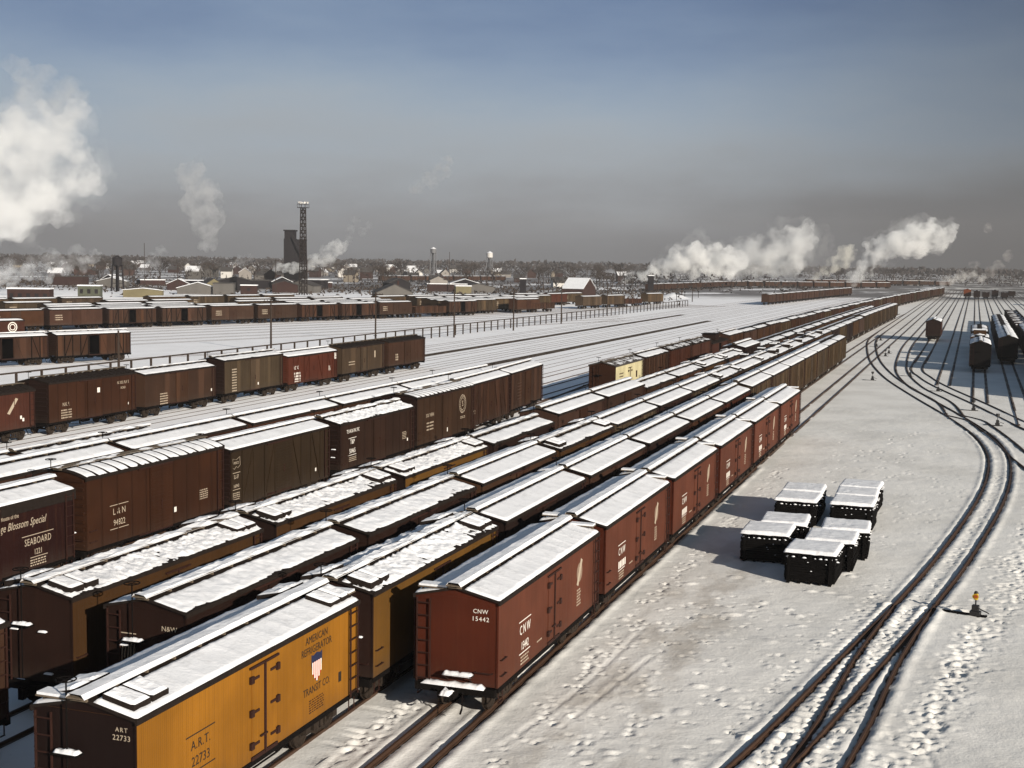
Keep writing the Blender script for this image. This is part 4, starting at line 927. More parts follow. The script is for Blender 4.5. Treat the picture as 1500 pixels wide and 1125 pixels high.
# ------------------------------------------------------------------ stacks of boards on the open snow
def board_stack(x,y,label,seed,w=2.25,d=2.6,hh=1.42,rz=0.):
    r=random.Random(seed); t=empty('board_stack',(x,y,0),rz); tag(t,label,'board stack','snow-capped board stacks on the open snow')
    mb=MB(); n=13; z=GZ-.02; lh=(hh)/n
    for i in range(n):
        j=lambda s=.03:r.uniform(-s,s)
        if i in(0,n-2):      # spacer timbers under and near the top
            for k in range(5): xx=-w/2+.2+(w-.4)*k/4; mb.box(xx-.06,xx+.06,-d/2+j(),d/2+j(),z+.002,z+lh-.004)
        else:
            mb.box(-w/2+j(),w/2+j(),-d/2+j(),d/2+j(),z+.003,z+lh-.006)
        z+=lh
    for sx in(-1,1):
        for sy in(-1,1): mb.box(sx*(w/2-.2)-.07,sx*(w/2-.2)+.07,sy*(d/2+.05)-.03,sy*(d/2+.05)+.03,GZ-.02,z-lh*1.6)
    obj('boards',mb.mesh('boards'),[M['tie']],t)
    mb=MB(); nu,nv=34,38; X,Y=np.meshgrid(np.linspace(-w/2-.05,w/2+.05,nu),np.linspace(-d/2-.05,d/2+.05,nv),indexing='ij')
    e=np.clip(np.minimum(np.minimum(X+w/2+.05,w/2+.05-X),np.minimum(Y+d/2+.05,d/2+.05-Y))/.1,0,1)**.5
    T=.13+.03*fbm(X*.9+seed,Y*.9,seed)+.02*fbm(X*5,Y*5,seed); mb.grid(np.stack([X,Y,z+np.where(e<=0,-.035+.05*vnoise(X*4,Y*4,seed),T*e)],-1))
    obj('snow_cap',mb.mesh('snow_cap',True),[M['snow']],t)
    mb=MB()
    def lump(cx,cy,cz,s):
        vs=[];fs=[]
        for i in range(4):
            for k in range(7):
                a=2*PI*k/7; q=math.cos(i*PI/6); vs.append((cx+s*1.5*q*math.cos(a)*r.uniform(.8,1.2),cy+s*q*math.sin(a)*r.uniform(.8,1.2),cz+s*.8*math.sin(i*PI/6)))
        for i in range(3):
            for k in range(7): fs.append((i*7+k,i*7+(k+1)%7,(i+1)*7+(k+1)%7,(i+1)*7+k))
        fs.append(tuple(range(21,28))); mb.add(vs,fs)
    for k in range(9):
        if r.random()<.75: lump(-w/2+.15+(w-.3)*k/8,-d/2-.02,z-lh*1.95+r.uniform(-.01,.01),r.uniform(.03,.07))
    for k in range(6):
        if r.random()<.7: lump(w/2+.01,-d/2+.2+(d-.4)*k/5,z-lh*r.choice((2,2,4)),r.uniform(.03,.07))
    for k in range(4): lump(r.uniform(-w/2,w/2),-d/2-.02,GZ+r.uniform(.3,1.),r.uniform(.015,.03))
    obj('snow_clump',mb.mesh('snow_clump',True),[M['snow']],t)
for k,((x,y),lb) in enumerate([((-6.4,61.1),'dark stack of boards capped with snow, nearest to the viewer'),((-5.9,64.05),'snow-capped dark board stack just behind the nearest one'),((-5.5,67.0),'snow-capped dark board stack, third back in the right row, nearest the curved track'),
    ((-5.75,74.4),'snow-capped dark board stack at the front of the far right cluster of three'),((-5.8,77.3),'snow-capped dark board stack in the middle of the far right cluster of three'),((-5.8,80.1),'snow-capped dark board stack farthest away, at the back right'),
    ((-9.0,64.6),'dark board stack at the front of the left row, its shadow reaching the red cars'),((-8.55,67.5),'snow-capped dark board stack behind the front one of the left row'),
    ((-8.75,74.4),'snow-capped dark board stack in the left row beside the far right cluster'),((-8.8,77.5),'snow-capped dark board stack at the back of the left row')]):
    board_stack(x,y,lb,k+3,rz=.02*((k*7)%5-2))
# ------------------------------------------------------------------ switch stands
M['yellow']=plain('yellow_target_paint',(.42,.27,.02),.7,.15,.15); M['orangedisc']=plain('orange_lens',(.30,.06,.012),.6,.2,.1); M['lamp']=plain('black_stand_iron',(.012,.011,.011),.5,.4,.3)
def stand(x,y,label,scale=1.,colour=True,timber=2.2,rz=0.):
    t=empty('switch_stand',(x,y,0),rz); t.scale=(1,1,scale); tag(t,label,'switch stand',None if colour else 'small switch stands by the ladder tracks')
    mb=MB(); mb.box(-.2,.2,-.18,.18,-.06,.14); mb.box(-.13,.13,-.12,.12,.142,.42); mb.cyl((0,0,.42),(0,0,.72),.03,8); mb.bar((.12,0,.28),(.55,-.06,.12),.05,.04); obj('base',mb.mesh('base'),[M['lamp']],t)
    mb=MB(); mb.box(-timber,.45,-.13,.13,-.15,-.035 if colour else -.062); obj('head_timber',mb.mesh('head_timber'),[M['tie']],t)
    if colour:
        mb=MB(); mb.cyl((0,0,.70),(0,0,1.0),.09,12,0); mb.cyl((0,0,1.0),(0,0,1.1),.10,12,1,r2=.05); mb.cyl((0,-.09,.86),(0,-.12,.86),.13,16,0); obj('lamp',mb.mesh('lamp'),[M['yellow'],M['lamp']],t)
        mb=MB(); mb.cyl((.02,-.12,.87),(.02,-.14,.87),.08,16); obj('lens',mb.mesh('lens'),[M['orangedisc']],t)
    else:
        mb=MB(); mb.cyl((0,0,.7),(0,0,1.0),.1,8); mb.bar((-.16,0,.9),(.16,0,.9),.03,.22); obj('target',mb.mesh('target'),[M['lamp']],t)
stand(.62,56.9,'black switch stand with a yellow target and orange lens beside the near switch',colour=True,timber=1.75,rz=-.22,scale=.86)
for k,(a,b) in enumerate([(1278,556),(1297,521),(1302,517),(1333,550),(1374,572),(1426,600),(1461,622),(1284,507),(1290,498)]):
    x,y=G(a,b); stand(x,y,('short dark switch stand on the snow at the left tip of the ladder','small dark switch stand between the crossing tracks, left one of a pair','small dark switch stand between the crossing tracks, right one of a pair','small switch stand beside the shadow edge','small switch stand where two curved rails cross','small white-topped switch stand on the open snow','small switch stand near the brown patch by the ladder','small switch stand at the far bend of the ladder','small switch stand farthest up the ladder')[k],colour=False,timber=1.2)
# ------------------------------------------------------------------ fence, poles
t=empty('pipe_fence',(-92.6,100,0)); tag(t,'long dark fence of evenly spaced posts under a single top rail','fence')
fx=lambda y:-92.6+(.0 if y<260 else (y-260)*.012)
mbr=MB(); ys_=list(np.arange(88,440,3.95))
for a,b in zip(ys_[:-1],ys_[1:]): mbr.bar((fx(a)+92.6,a-100,1.95),(fx(b)+92.6,b-100,1.95),.14,.16)
obj('top_rail',mbr.mesh('top_rail'),[M['post']],t)
pm=MB(); pm.box(-.1,.1,-.1,.1,-.2,1.866); pm=pm.mesh('fence_post')
for y in ys_: 
    o=obj('fence_post',pm,[M['post']],t); o.location=(fx(y)+92.6,y-100,0)
mbr=MB()
for a,b in zip(ys_[:-1],ys_[1:]): mbr.bar((fx(a)+92.72,a-100,.75),(fx(b)+92.72,b-100,.75),.03,.05)
obj('low_wire',mbr.mesh('low_wire'),[M['post']],t)
def pole(x,y,ht,label,arms=1,group='telegraph poles along the fence and yard'):
    t=empty('telegraph_pole',(x,y,0)); tag(t,label,'telegraph pole',group)
    mb=MB(); mb.cyl((0,0,-.3),(0,0,ht),.17,8,0,r2=.11); obj('pole',mb.mesh('pole'),[M['post']],t)
    for k in range(arms):
        mb=MB(); z=ht-.4-.8*k; mb.box(-1.3,1.3,.13,.22,z-.07,z+.07)
        for xx in(-1.2,-.7,.7,1.2): mb.cyl((xx,.17,z+.07),(xx,.17,z+.25),.05,6)
        obj('crossarm',mb.mesh('crossarm'),[M['post']],t)
def ptop(px,py,y0,py1):      # height of an upright whose foot is at photo row py0 and top at py1
    pass
for (px,pb,ptp,lb,ar) in[(397,515,438,'dark telegraph pole with one crossarm standing by the fence left of centre',1),(550,500,428,'dark telegraph pole by the fence rising left of the gate of white snow',1),(665,494,424,'dark telegraph pole by the fence in front of the rust gondola',0),(752,484,424,'slim telegraph pole by the fence below the big white roof',0),(822,474,419,'slim telegraph pole by the fence just left of the big white roof',0),(174,540,484,'short dark post by the fence at the end of the left short string',0),(889,461,412,'slim telegraph pole right of the big white roof',0),
    (260,430,388,'far telegraph pole among the left yard cars',2),(404,430,380,'far telegraph pole left of the floodlight tower',1),(450,425,384,'far pole just right of the floodlight tower',0),(510,425,392,'far telegraph pole right of the steam by the coaling tower',1),(530,424,393,'far telegraph pole, second right of the steam by the coaling tower',1),(628,430,400,'far telegraph pole below the left water tower',1),(658,427,369,'tall thin pole between the two water towers',0),(796,437,400,'far telegraph pole left of the roof with white snow',0),(1014,442,423,'short pole by the snow heap at the end of the fence',0),(212,420,356,'tall thin mast over the left yard smoke',0),(310,402,384,'far short pole right of the thin left steam',0)]:
    x,y=G(px,pb); d=ray(px,ptp); tt=math.hypot(x,y)/math.hypot(d[0],d[1]); z=CAMH+d[2]*tt; pole(x,y,max(3.,z),lb,ar)
# ------------------------------------------------------------------ floodlight tower, coaling tower, water towers
M['lattice']=plain('dark_lattice_steel',(.018,.013,.011),.7,.08,.3); M['soot']=plain('sooty_concrete',(.016,.014,.015),.85,.06,.35,.3); M['soot2']=plain('sooty_brick',(.035,.019,.016),.85,.06,.35,.3)
M['tankgrey']=plain('grey_tank_steel',(.12,.12,.125),.6,.3,.3,.5); M['silver']=plain('pale_tank_paint',(.5,.48,.45),.6,.3,.2,.5)
x,y=G(444,432); d=ray(443,296); tt=math.hypot(x,y)/math.hypot(d[0],d[1]); zt=CAMH+d[2]*tt
t=empty('floodlight_tower',(x,y,0)); tag(t,'tall lattice floodlight tower with a crown of lamps beside the coaling tower','floodlight tower')
mb=MB(); n=13
wd=lambda z:1.15-.45*z/zt
for sx in(-1,1):
    for sy in(-1,1): mb.bar((sx*wd(0),sy*wd(0),-.3),(sx*wd(zt),sy*wd(zt),zt-2.2),.26,.26)
for i in range(n):
    z0=(zt-2.4)*i/n; z1=(zt-2.4)*(i+1)/n; a,b=wd(z0),wd(z1)
    for q in range(4):
        c,s=[(1,0),(0,1),(-1,0),(0,-1)][q]; P=lambda u,v,w:(u*w*c-v*w*s,u*w*s+v*w*c)
        p0=P(1,-1,a);p1=P(1,1,b);p2=P(1,1,a);p3=P(1,-1,b)
        mb.bar((*p0,z0),(*p1,z1),.13,.13); mb.bar((*p2,z0),(*p3,z1),.13,.13); mb.bar((*p3,z1),(*p1,z1),.12,.12)
obj('lattice',mb.mesh('lattice'),[M['lattice']],t)
mb=MB(); mb.box(-1.7,1.7,-1.7,1.7,zt-2.2,zt-2.0)
for a in range(4):
    c,s=[(1,0),(0,1),(-1,0),(0,-1)][a]
    for q in(-1.6,0,1.6): mb.bar((1.65*c-q*s,1.65*s+q*c,zt-2),(1.65*c-q*s,1.65*s+q*c,zt-.6),.08,.08)
    mb.bar((1.65*c+1.6*s,1.65*s-1.6*c,zt-.9),(1.65*c-1.6*s,1.65*s+1.6*c,zt-.9),.08,.08)
obj('platform',mb.mesh('platform'),[M['lattice']],t)
for a in range(8):
    mb=MB(); q=2*PI*a/8; cx,cy=1.55*math.cos(q),1.55*math.sin(q); mb.cyl((cx*.8,cy*.8,zt-.1),(cx*1.25,cy*1.25,zt-.3),.22,10,0,r2=.45); obj('floodlight',mb.mesh('floodlight'),[M['silver']],t)
dist_c=700.
def up(px,py,dd): 
    p=AT(px,py,dd); return p
p=up(432,390,dist_c); t=empty('coaling_tower',(p[0],p[1],0),YAW); tag(t,'black coaling tower with stepped top and sloping conveyor shed above white steam','coaling tower')
u=dist_c/F
def hz(py): return float(AT(432,py,dist_c)[2])
mb=MB(); x0,x1,x2=(418-432)*u,(433-432)*u,(447-432)*u
mb.box(x0,x1,-5,5,-.5,hz(350)); mb.prism([(x1+.01,-.5),(x2,-.5),(x2,hz(352)),(x1+.01,hz(352))],-4.8,4.8); obj('bunker',mb.mesh('bunker'),[M['soot']],t)
mb=MB(); mb.box(x0+.2,x1-.2,-4,4,hz(350)+.01,hz(339)); obj('headhouse',mb.mesh('headhouse'),[M['soot']],t)
mb=MB(); mb.box(x0-.3,x1+.3,-4.6,4.6,hz(339)+.01,hz(337)); mb.box(x1,x2+.3,-5,5,hz(352)+.01,hz(350.8)); obj('roof',mb.mesh('roof'),[M['soot']],t)
mb=MB(); mb.bar((x2-.3,-5.2,hz(378)),(x1-.5,-5.2,hz(347)),1.5,2.2,0,up=(0,1,0)); obj('conveyor_shed',mb.mesh('conveyor_shed'),[M['soot']],t)
def water_tower(px,pb,pt,dd,label,hw=5.,leg='tankgrey',tankm='tankgrey',squat=False):
    p=AT(px,pb,dd); zt=float(AT(px,pt,dd)[2]); t=empty('water_tower',(p[0],p[1],0)); tag(t,label,'water tower')
    th=hw*1.5; mb=MB(); k=1.2
    for a in range(4):
        q=PI/4+a*PI/2; mb.cyl((hw*.95*math.cos(q),hw*.95*math.sin(q),-.5),(hw*.72*math.cos(q),hw*.72*math.sin(q),zt-th),.35,6)
        q2=q+PI/2
        for z in(.3,.6): mb.bar((hw*.85*math.cos(q),hw*.85*math.sin(q),(zt-th)*z),(hw*.85*math.cos(q2),hw*.85*math.sin(q2),(zt-th)*z),.2,.2)
    mb.cyl((0,0,0),(0,0,zt-th),.5,8); obj('legs',mb.mesh('legs'),[M[leg]],t)
    mb=MB(); mb.cyl((0,0,zt-th),(0,0,zt-hw*.45),hw*.75,16); mb.cyl((0,0,zt-th-hw*.35),(0,0,zt-th),hw*.2,16,0,r2=hw*.75); obj('tank',mb.mesh('tank'),[M[tankm]],t)
    mb=MB(); mb.cyl((0,0,zt-hw*.45),(0,0,zt),hw*.82,16,0,r2=.15); obj('roof',mb.mesh('roof'),[M['snow' if tankm!='soot' else 'soot']],t)
water_tower(634.5,398,362,1100,'grey water tower on tall legs with a snowy cone, left of two on the horizon',3.2)
water_tower(717,395,368,1100,'squat pale-sided water tower on legs, right of two on the horizon',3.4,tankm='silver')
water_tower(172,402,374,520,'black timber water tank on short legs over the left yard',2.5,leg='soot',tankm='soot')
# ------------------------------------------------------------------ buildings
def building(px,pb,dd,w,dp,hh,roofh,wall,roofm,name,label,cat,rz=0.,windows=0,chim=0,group=None,lean=False):
    p=AT(px,pb,dd); t=empty(name,(p[0],p[1],0),YAW+rz); tag(t,label,cat,group)
    mb=MB(); a,b=w/2,dp/2; mb.box(-a,a,-b,b,-.6,hh)
    if roofh>0: mb.prism([(-a+.02,hh+.002),(a-.02,hh+.002),(0,hh+roofh-.1)],-b+.004,b-.004)
    obj('wall',mb.mesh('wall'),[M[wall]],t)
    mb=MB(); o=.35
    if roofh>0: mb.prism([(a+o,hh-.1),(0,hh+roofh+.12),(-a-o,hh-.1),(-a-o+.1,hh-.25),(0,hh+roofh-.05),(a+o-.1,hh-.25)],-b-o,b+o)
    else: mb.box(-a-.15,a+.15,-b-.15,b+.15,hh+.01,hh+.35)
    r=obj('roof',mb.mesh('roof'),[M[roofm]],t)
    if chim:
        mb=MB(); mb.box(a*.3-.35,a*.3+.35,-.35,.35,hh+roofh*.45,hh+roofh+1.1); obj('chimney',mb.mesh('chimney'),[M['soot2']],r)
    for k in range(windows):
        mb=MB(); xx=-a+w*(k+.5)/windows; mb.box(xx-.5,xx+.5,-b-.04,-b-.005,hh*.4,hh*.75); obj('window',mb.mesh('window'),[M['soot']],t)
M['brick']=plain('sooty_red_brick',(.05,.028,.022),.85,.06,.3,.4); M['paleplank']=plain('pale_plank_wall',(.22,.2,.18),.8,.15,.25,.3); M['greywall']=plain('grey_plank_wall',(.09,.083,.075),.8,.15,.3,.3); M['whitewall']=plain('white_house_paint',(.5,.48,.45),.7,.2,.1,.3); M['tanwall']=plain('tan_house_paint',(.2,.17,.13),.7,.2,.15,.3); M['darkroof']=plain('dark_shingle_roof',(.05,.045,.042),.85,.15,.3,.5); M['yellowwall']=plain('yellow_plank_wall',(.13,.11,.06),.75,.2,.25,.3)
for a in[(848,432,560,17,9,3.2,4.2,'soot2','snow','freight_shed','long brick shed under a broad clean white snow roof','shed',1.2,0,0),
 (575,430,470,13,9,2.6,2.8,'greywall','darkroof','yard_office','low house with a dark hipped-looking roof and pale chimney beyond the yard','yard office',.3,0,1),
 (45,438,360,11,5,4.6,0,'soot2','snow','bunk_building','long two-storey dark bunk building with a row of pale upper windows at the left','building',.1,5,0),
 (132,420,430,7,4,4.,0,'green','snow','signal_cabin','grey-green wooden cabin with three dark windows left of the dark tank','cabin',.1,3,0),
 (210,418,450,13,3,2.6,.5,'yellowwall','snow','low_shed','long low pale yellow shed beside a rusty car in the left yard','shed',.1,0,0),
 (290,418,500,15,8,2.4,2.0,'greywall','snow','engine_shed','low wide shed with snow on its roof left of the coal dock','shed',.2,0,0),
 (310,416,520,8,7,3.,2.6,'yellowwall','darkroof','gabled_hut','ochre-gabled hut behind the low wide shed','hut',.5,0,0),
 (345,416,560,14,10,4.2,1.6,'soot','darkroof','roundhouse_wing','long sooty engine house left of the coaling tower','engine house',.2,0,0),
 (365,418,500,6,4,3.4,0,'soot2','snow','brick_hut','small square red-brick hut in front of the sooty engine house','hut',.1,1,0),
 (398,414,600,20,10,3.6,0,'soot','darkroof','engine_house','long black engine house at the foot of the coaling tower','engine house',.1,0,0),
 (678,424,560,6.6,4,3.2,0,'yellowwall','snow','yellow_shed','bright yellow shed between brown cars in the middle distance','shed',.2,0,0),
 (655,420,600,18,4,3.2,0,'soot2','snow','dark_shed','long dark shed left of the bright yellow one','shed',.1,0,0),
 (766,424,560,2.6,2.6,6.6,0,'soot','snow','sand_house','narrow dark sand house standing up left of the white shed roof','sand house',.0,0,0),
 (953,430,640,2.6,2.6,8.,0,'soot','snow','sand_tower','narrow black tower at the foot of the long white steam','sand tower',.0,0,0),
 (1340,410,1050,11,8,4,0,'paleplank','roof','pale_building','pale square building above the far end of the long string','building',.0,2,0)]:
    building(*a)
for k in range(16):
    px=rt.uniform(60,700); dd=rt.uniform(470,640)
    building(px,420,dd,rt.uniform(7,16),rt.uniform(5,8),rt.uniform(2.4,4.2),rt.choice((0,1.4,2.)),rt.choice(('soot','soot2','greywall')),rt.choice(('snow','darkroof','darkroof')),'yard_shed','low sooty shed among the smoke and yard tracks beyond the brown strings','shed',rt.uniform(-.4,.6),0,0,'sooty sheds of the engine terminal')
hp=AT(986,432,540); t=MB(); X,Y=np.meshgrid(np.linspace(-9,9,40),np.linspace(-7,7,30),indexing='ij'); t.grid(np.stack([X,Y,2.5*np.clip(1-np.hypot(X/9,Y/7),0,1)**1.2+.5*np.clip(1-np.hypot(X/9,Y/7),0,1)*fbm(X*.5,Y*.5,3)-.25],-1))
sh=obj('snow_heap',t.mesh('snow_heap',True),[M['snow']]); sh.location=(hp[0],hp[1],0); tag(sh,'ploughed white snow heap at the end of the brown yard cars','snow heap')
for k,(px,pb) in enumerate(((1003,437),(991,440),(1023,436))):
    x,y=G(px,pb); p_=empty('signal_post',(x,y,0)); tag(p_,('dark low signal post near the snow heap, middle of three','dark low signal post near the snow heap, left of three','dark low signal post near the snow heap, right of three')[k],'signal post')
    mb=MB(); mb.cyl((0,0,-.2),(0,0,2.2),.12,7); obj('post',mb.mesh('post'),[M['post']],p_)
    mb=MB(); mb.box(-.3,.3,-.2,.2,2.2,2.9); obj('lamp_case',mb.mesh('lamp_case'),[M['lamp']],p_)
# town: houses among bare trees, 0.6 to 1.7 km off
HM=[]
def house_mesh(w,d,hh,rh,kind):
    mb=MB(); mb.box(-w/2,w/2,-d/2,d/2,-.6,hh); mb.prism([(-w/2+.02,hh+.002),(w/2-.02,hh+.002),(0,hh+rh-.1)],-d/2+.004,d/2-.004); a=mb.mesh('wall')
    mb=MB(); mb.prism([(w/2+.4,hh-.15),(0,hh+rh+.15),(-w/2-.4,hh-.15),(-w/2-.3,hh-.3),(0,hh+rh-.05),(w/2+.3,hh-.3)],-d/2-.4,d/2+.4); b=mb.mesh('roof')
    mb=MB(); mb.box(w*.12,w*.12+.7,-.4,.4,hh+rh*.4,hh+rh+1.2); c=mb.mesh('chimney')
    return a,b,c
HM=[house_mesh(6,8,2.8,2.8,0),house_mesh(6.5,8.5,4.8,3.,1),house_mesh(7.5,7,4.6,2.6,1),house_mesh(10,7,2.9,2.3,0)]
def house(px,py,dd,grp):
    p=AT(px,py,dd); a,b,c=rt.choice(HM); wl=M[rt.choice(('whitewall','tanwall','greywall','greywall','brick','soot2','paleplank'))]
    t=empty('town_house',(p[0],p[1],0),YAW+rt.choice((0,PI/2))+rt.uniform(-.25,.25)); tag(t,'small gabled house under a snowy roof among bare trees in the distant town','house',grp)
    obj('wall',a,[wl],t); r=obj('roof',b,[M[rt.choice(('snow2','darkroof','darkroof'))]],t); obj('chimney',c,[M['soot2']],r)
for _ in range(105):
    px=rt.triangular(-30,930,520) if rt.random()<.75 else rt.uniform(-20,930); dd=700+900*rt.random()**.8; 
    if 410<px<510 and dd<820: dd+=300
    house(px,400,dd,'houses of the distant town')
# bare trees
M['bark']=plain('bare_twig_bark',(.040,.032,.028),.9,.1,.3,1.); M['bark2']=plain('brown_twig_bark',(.050,.038,.030),.9,.1,.3,1.)
def tree_mesh(seed,hh):
    r=random.Random(seed); tr=MB(); cr=MB()
    tr.cyl((0,0,-.3),(0,0,hh*.45),hh*.022,7,0,r2=hh*.014)
    def grow(p,d,L,rad,lv):
        q=p+d*L
        (tr if lv<2 else cr).cyl(p,q,rad,4,0,r2=rad*.6)
        if lv>=4: return
        for k in range(r.choice((3,4)) if lv<3 else 4):
            nd=(d+Vector((r.gauss(0,.55),r.gauss(0,.55),r.gauss(.12,.3)))).normalized(); grow(p+d*L*r.uniform(.55,1.),nd,L*r.uniform(.55,.8),max(.035,rad*.55),lv+1)
    for k in range(5):
        a=2*PI*k/5+r.uniform(-.4,.4); grow(Vector((0,0,hh*r.uniform(.28,.45))),Vector((math.cos(a)*.6,math.sin(a)*.6,1)).normalized(),hh*.26,hh*.011,1)
    return tr.mesh('trunk',fix=False),cr.mesh('crown',fix=False)
TM=[tree_mesh(40+k,h_) for k,h_ in enumerate((9.5,11,12.5))]
def tree(px,dd,grp,label='bare grey-brown winter tree among the far houses'):
    p=AT(px,400,dd); a,b=rt.choice(TM); t=empty('bare_tree',(p[0],p[1],0),rt.uniform(0,6)); s=rt.uniform(.75,1.2); t.scale=(s*1.15,s*1.15,s); tag(t,label,'tree',grp)
    m=M[rt.choice(('bark','bark2'))]; obj('trunk',a,[m],t); obj('crown',b,[m],t)
for _ in range(235): tree(rt.uniform(-30,960),650+1000*rt.random(),'bare trees of the distant town')
for _ in range(50): tree(rt.uniform(960,1520),rt.uniform(1100,1900),'bare trees of the distant town')
# woods on the horizon: one mass of twigs
mb=MB(); n=15000
ang=RNG.uniform(-1.0,.35,n); rad=RNG.uniform(1750,3400,n); hm=RNG.random(n)**.8
for a,r_,q in zip(ang,rad,hm):
    cx,cy=r_*math.sin(a),r_*math.cos(a); topz=(10.5+4*vnoise(np.array([a*60]),np.array([r_*.004]),31)[0]*2)*(1+.25*vnoise(np.array([a*300]),np.array([1.]),5)[0]); z=q*max(8,topz); s=2.6+2*q
    d1=Vector((random.gauss(0,1),random.gauss(0,1),random.gauss(0,1))).normalized()*s; d2=Vector((random.gauss(0,1),random.gauss(0,1),random.gauss(0,1.))).normalized()*s*.8; d3=d1.cross(d2).normalized()*s*.6; c=Vector((cx,cy,z))
    mb.add([tuple(c+d1),tuple(c-d1*.6+d2),tuple(c-d2),tuple(c+d3)],[(0,1,2),(0,2,3),(1,2,3)])
n=16000
ang=RNG.uniform(-.98,.13,n); rad=660+1150*RNG.random(n)**.9
for a,r_ in zip(ang,rad):
    cx,cy=r_*math.sin(a),r_*math.cos(a); cl=vnoise(np.array([cx*.013]),np.array([cy*.007]),77)[0]+.5*vnoise(np.array([cx*.05]),np.array([cy*.03]),78)[0]
    if a>-.1 and r_<1000: continue
    if cl<-.12: continue
    z=random.random()**1.4*(3+9*max(0,cl)); s=random.uniform(.5,1.5)
    d1=Vector((random.gauss(0,1),random.gauss(0,1),random.gauss(0,1.6))).normalized()*s*1.3; d2=Vector((random.gauss(0,1),random.gauss(0,1),random.gauss(0,1.))).normalized()*s*.7; d3=d1.cross(d2).normalized()*s*.5; c=Vector((cx,cy,z))
    mb.add([tuple(c+d1),tuple(c-d1*.6+d2),tuple(c-d2),tuple(c+d3)],[(0,1,2),(0,2,3),(1,2,3)])
o=obj('distant_wood',mb.mesh('distant_wood',fix=False),[M['bark']]); o['kind']='stuff'; tag(o,'grey-brown leafless woods along the horizon','woods')
# low yard clutter of the engine terminal, dark hedge-like scrub between the yard and the town
mb=MB()
for _ in range(3800):
    px=rt.uniform(-60,1000); dd=rt.gauss(620,60); p=AT(px,400,dd); s=rt.uniform(.4,1.0); z=rt.uniform(-.1,.7)
    d1=Vector((rt.gauss(0,1),rt.gauss(0,1),rt.gauss(0,1))).normalized()*s; d2=Vector((rt.gauss(0,1),rt.gauss(0,1),rt.gauss(0,1))).normalized()*s; c=Vector((p[0],p[1],z)); d3=d1.cross(d2).normalized()*s*.6
    mb.add([tuple(c+d1),tuple(c-d1*.6+d2),tuple(c-d2),tuple(c+d3)],[(0,1,2),(0,2,3),(1,2,3)])
o=obj('scrub',mb.mesh('scrub',fix=False),[M['bark2']]); o['kind']='stuff'; tag(o,'low dark scrub and weeds between the yard and the town','scrub')
# radiance of the smoky air by height above the horizon (position = 2.5 x sine of the elevation), times ten
SKY_STOPS=[(0.,(1.08,1.11,1.17)),(.05,(1.4,1.45,1.54)),(.10,(1.95,2.05,2.18)),(.15,(2.4,2.62,2.82)),(.21,(2.55,2.88,3.2)),(.29,(2.2,2.75,3.35)),(.40,(1.45,2.05,3.0)),(.50,(.95,1.45,2.4)),(.8,(.4,.8,1.9))]
HAZE=.00016
EXPO=.58
# ------------------------------------------------------------------ steam and smoke: billowing volumes
def smoke_mat(name,dens,col=(1,1,1),aniso=.2,size=5.):
    m,nt,out=new_mat(name); N=NT(nt); v=N.n('VolumePrincipled'); v.inputs['Color'].default_value=(*col,1); v.inputs['Density'].default_value=dens; v.inputs['Anisotropy'].default_value=aniso
    v.inputs['Density Attribute'].default_value=''
    tc=N.n('TexCoord').outputs['Object']; a=N.noise(tc,.9/size,4.,.6); N.l(N.math('MULTIPLY',N.ramp(a,.38,.66),dens*2.1),v.inputs['Density'])
    m.cycles.volume_step_rate=.45
    N.l(v.outputs[0],out.inputs['Volume']); return m
def plume(name,label,blobs,dd,dens,col=(.98,.98,.97),rough=.5,cat='steam plume',sub=8,veil=0.,parent=None):
    """blobs: (photo x, photo y, radius in photo px); merged into one billowing skin filled with steam"""
    import bmesh
    u=dd/F; r=random.Random(len(blobs)*7+int(dd)); bm=bmesh.new(); c0=AT(blobs[0][0],blobs[0][1],dd)
    for x,y,rad in blobs:
        for k in range(sub):
            q=rad*((r.uniform(.55,.85) if k<4 else r.uniform(.25,.45)) if k else .92)
            o=Vector((r.gauss(0,1),r.gauss(0,1),r.gauss(0,1))).normalized()*rad*(.0 if k==0 else .6 if k<4 else .88)
            p=AT(x+o.x,y+o.y,dd+o.z*u*1.); bmesh.ops.create_icosphere(bm,subdivisions=2,radius=q*u,matrix=Matrix.Translation(Vector(p-c0)))
    me=bpy.data.meshes.new('steam'); bm.to_mesh(me); bm.free()
    mean=sum(b[2] for b in blobs)/len(blobs)*u
    src=bpy.data.objects.new('steam_source',me); COL.objects.link(src)
    md=src.modifiers.new('a','REMESH'); md.mode='VOXEL'; md.voxel_size=max(mean*.065,.12)
    for sc,am in((1.0,.5),(.42,.34),(.18,.17)):
        tx=bpy.data.textures.new('billow','CLOUDS'); tx.noise_scale=mean*sc; tx.noise_depth=1
        d=src.modifiers.new('d','DISPLACE'); d.texture=tx; d.texture_coords='LOCAL'; d.strength=mean*am*rough*2; d.mid_level=.5
    md=src.modifiers.new('clean','REMESH'); md.mode='VOXEL'; md.voxel_size=max(mean*.06,.12)
    dg=bpy.context.evaluated_depsgraph_get(); me2=bpy.data.meshes.new_from_object(src.evaluated_get(dg)); me2.name='steam'
    bpy.data.objects.remove(src); me2.polygons.foreach_set('use_smooth',[True]*len(me2.polygons))
    while len(me2.materials)>0: me2.materials.pop()
    o=obj(name,me2,[smoke_mat('steam_'+str(dens),dens,col,size=mean)]); 
    if parent is not None: o.parent=parent; o.location=Vector(c0)-parent.location
    else: o.location=Vector(c0); tag(o,label,cat)
    if veil: plume('veil',None,[(x,y-rad*.12,rad*1.28) for x,y,rad in blobs],dd,veil,col,.75,cat,7,0.,o)
    return o
P=plume
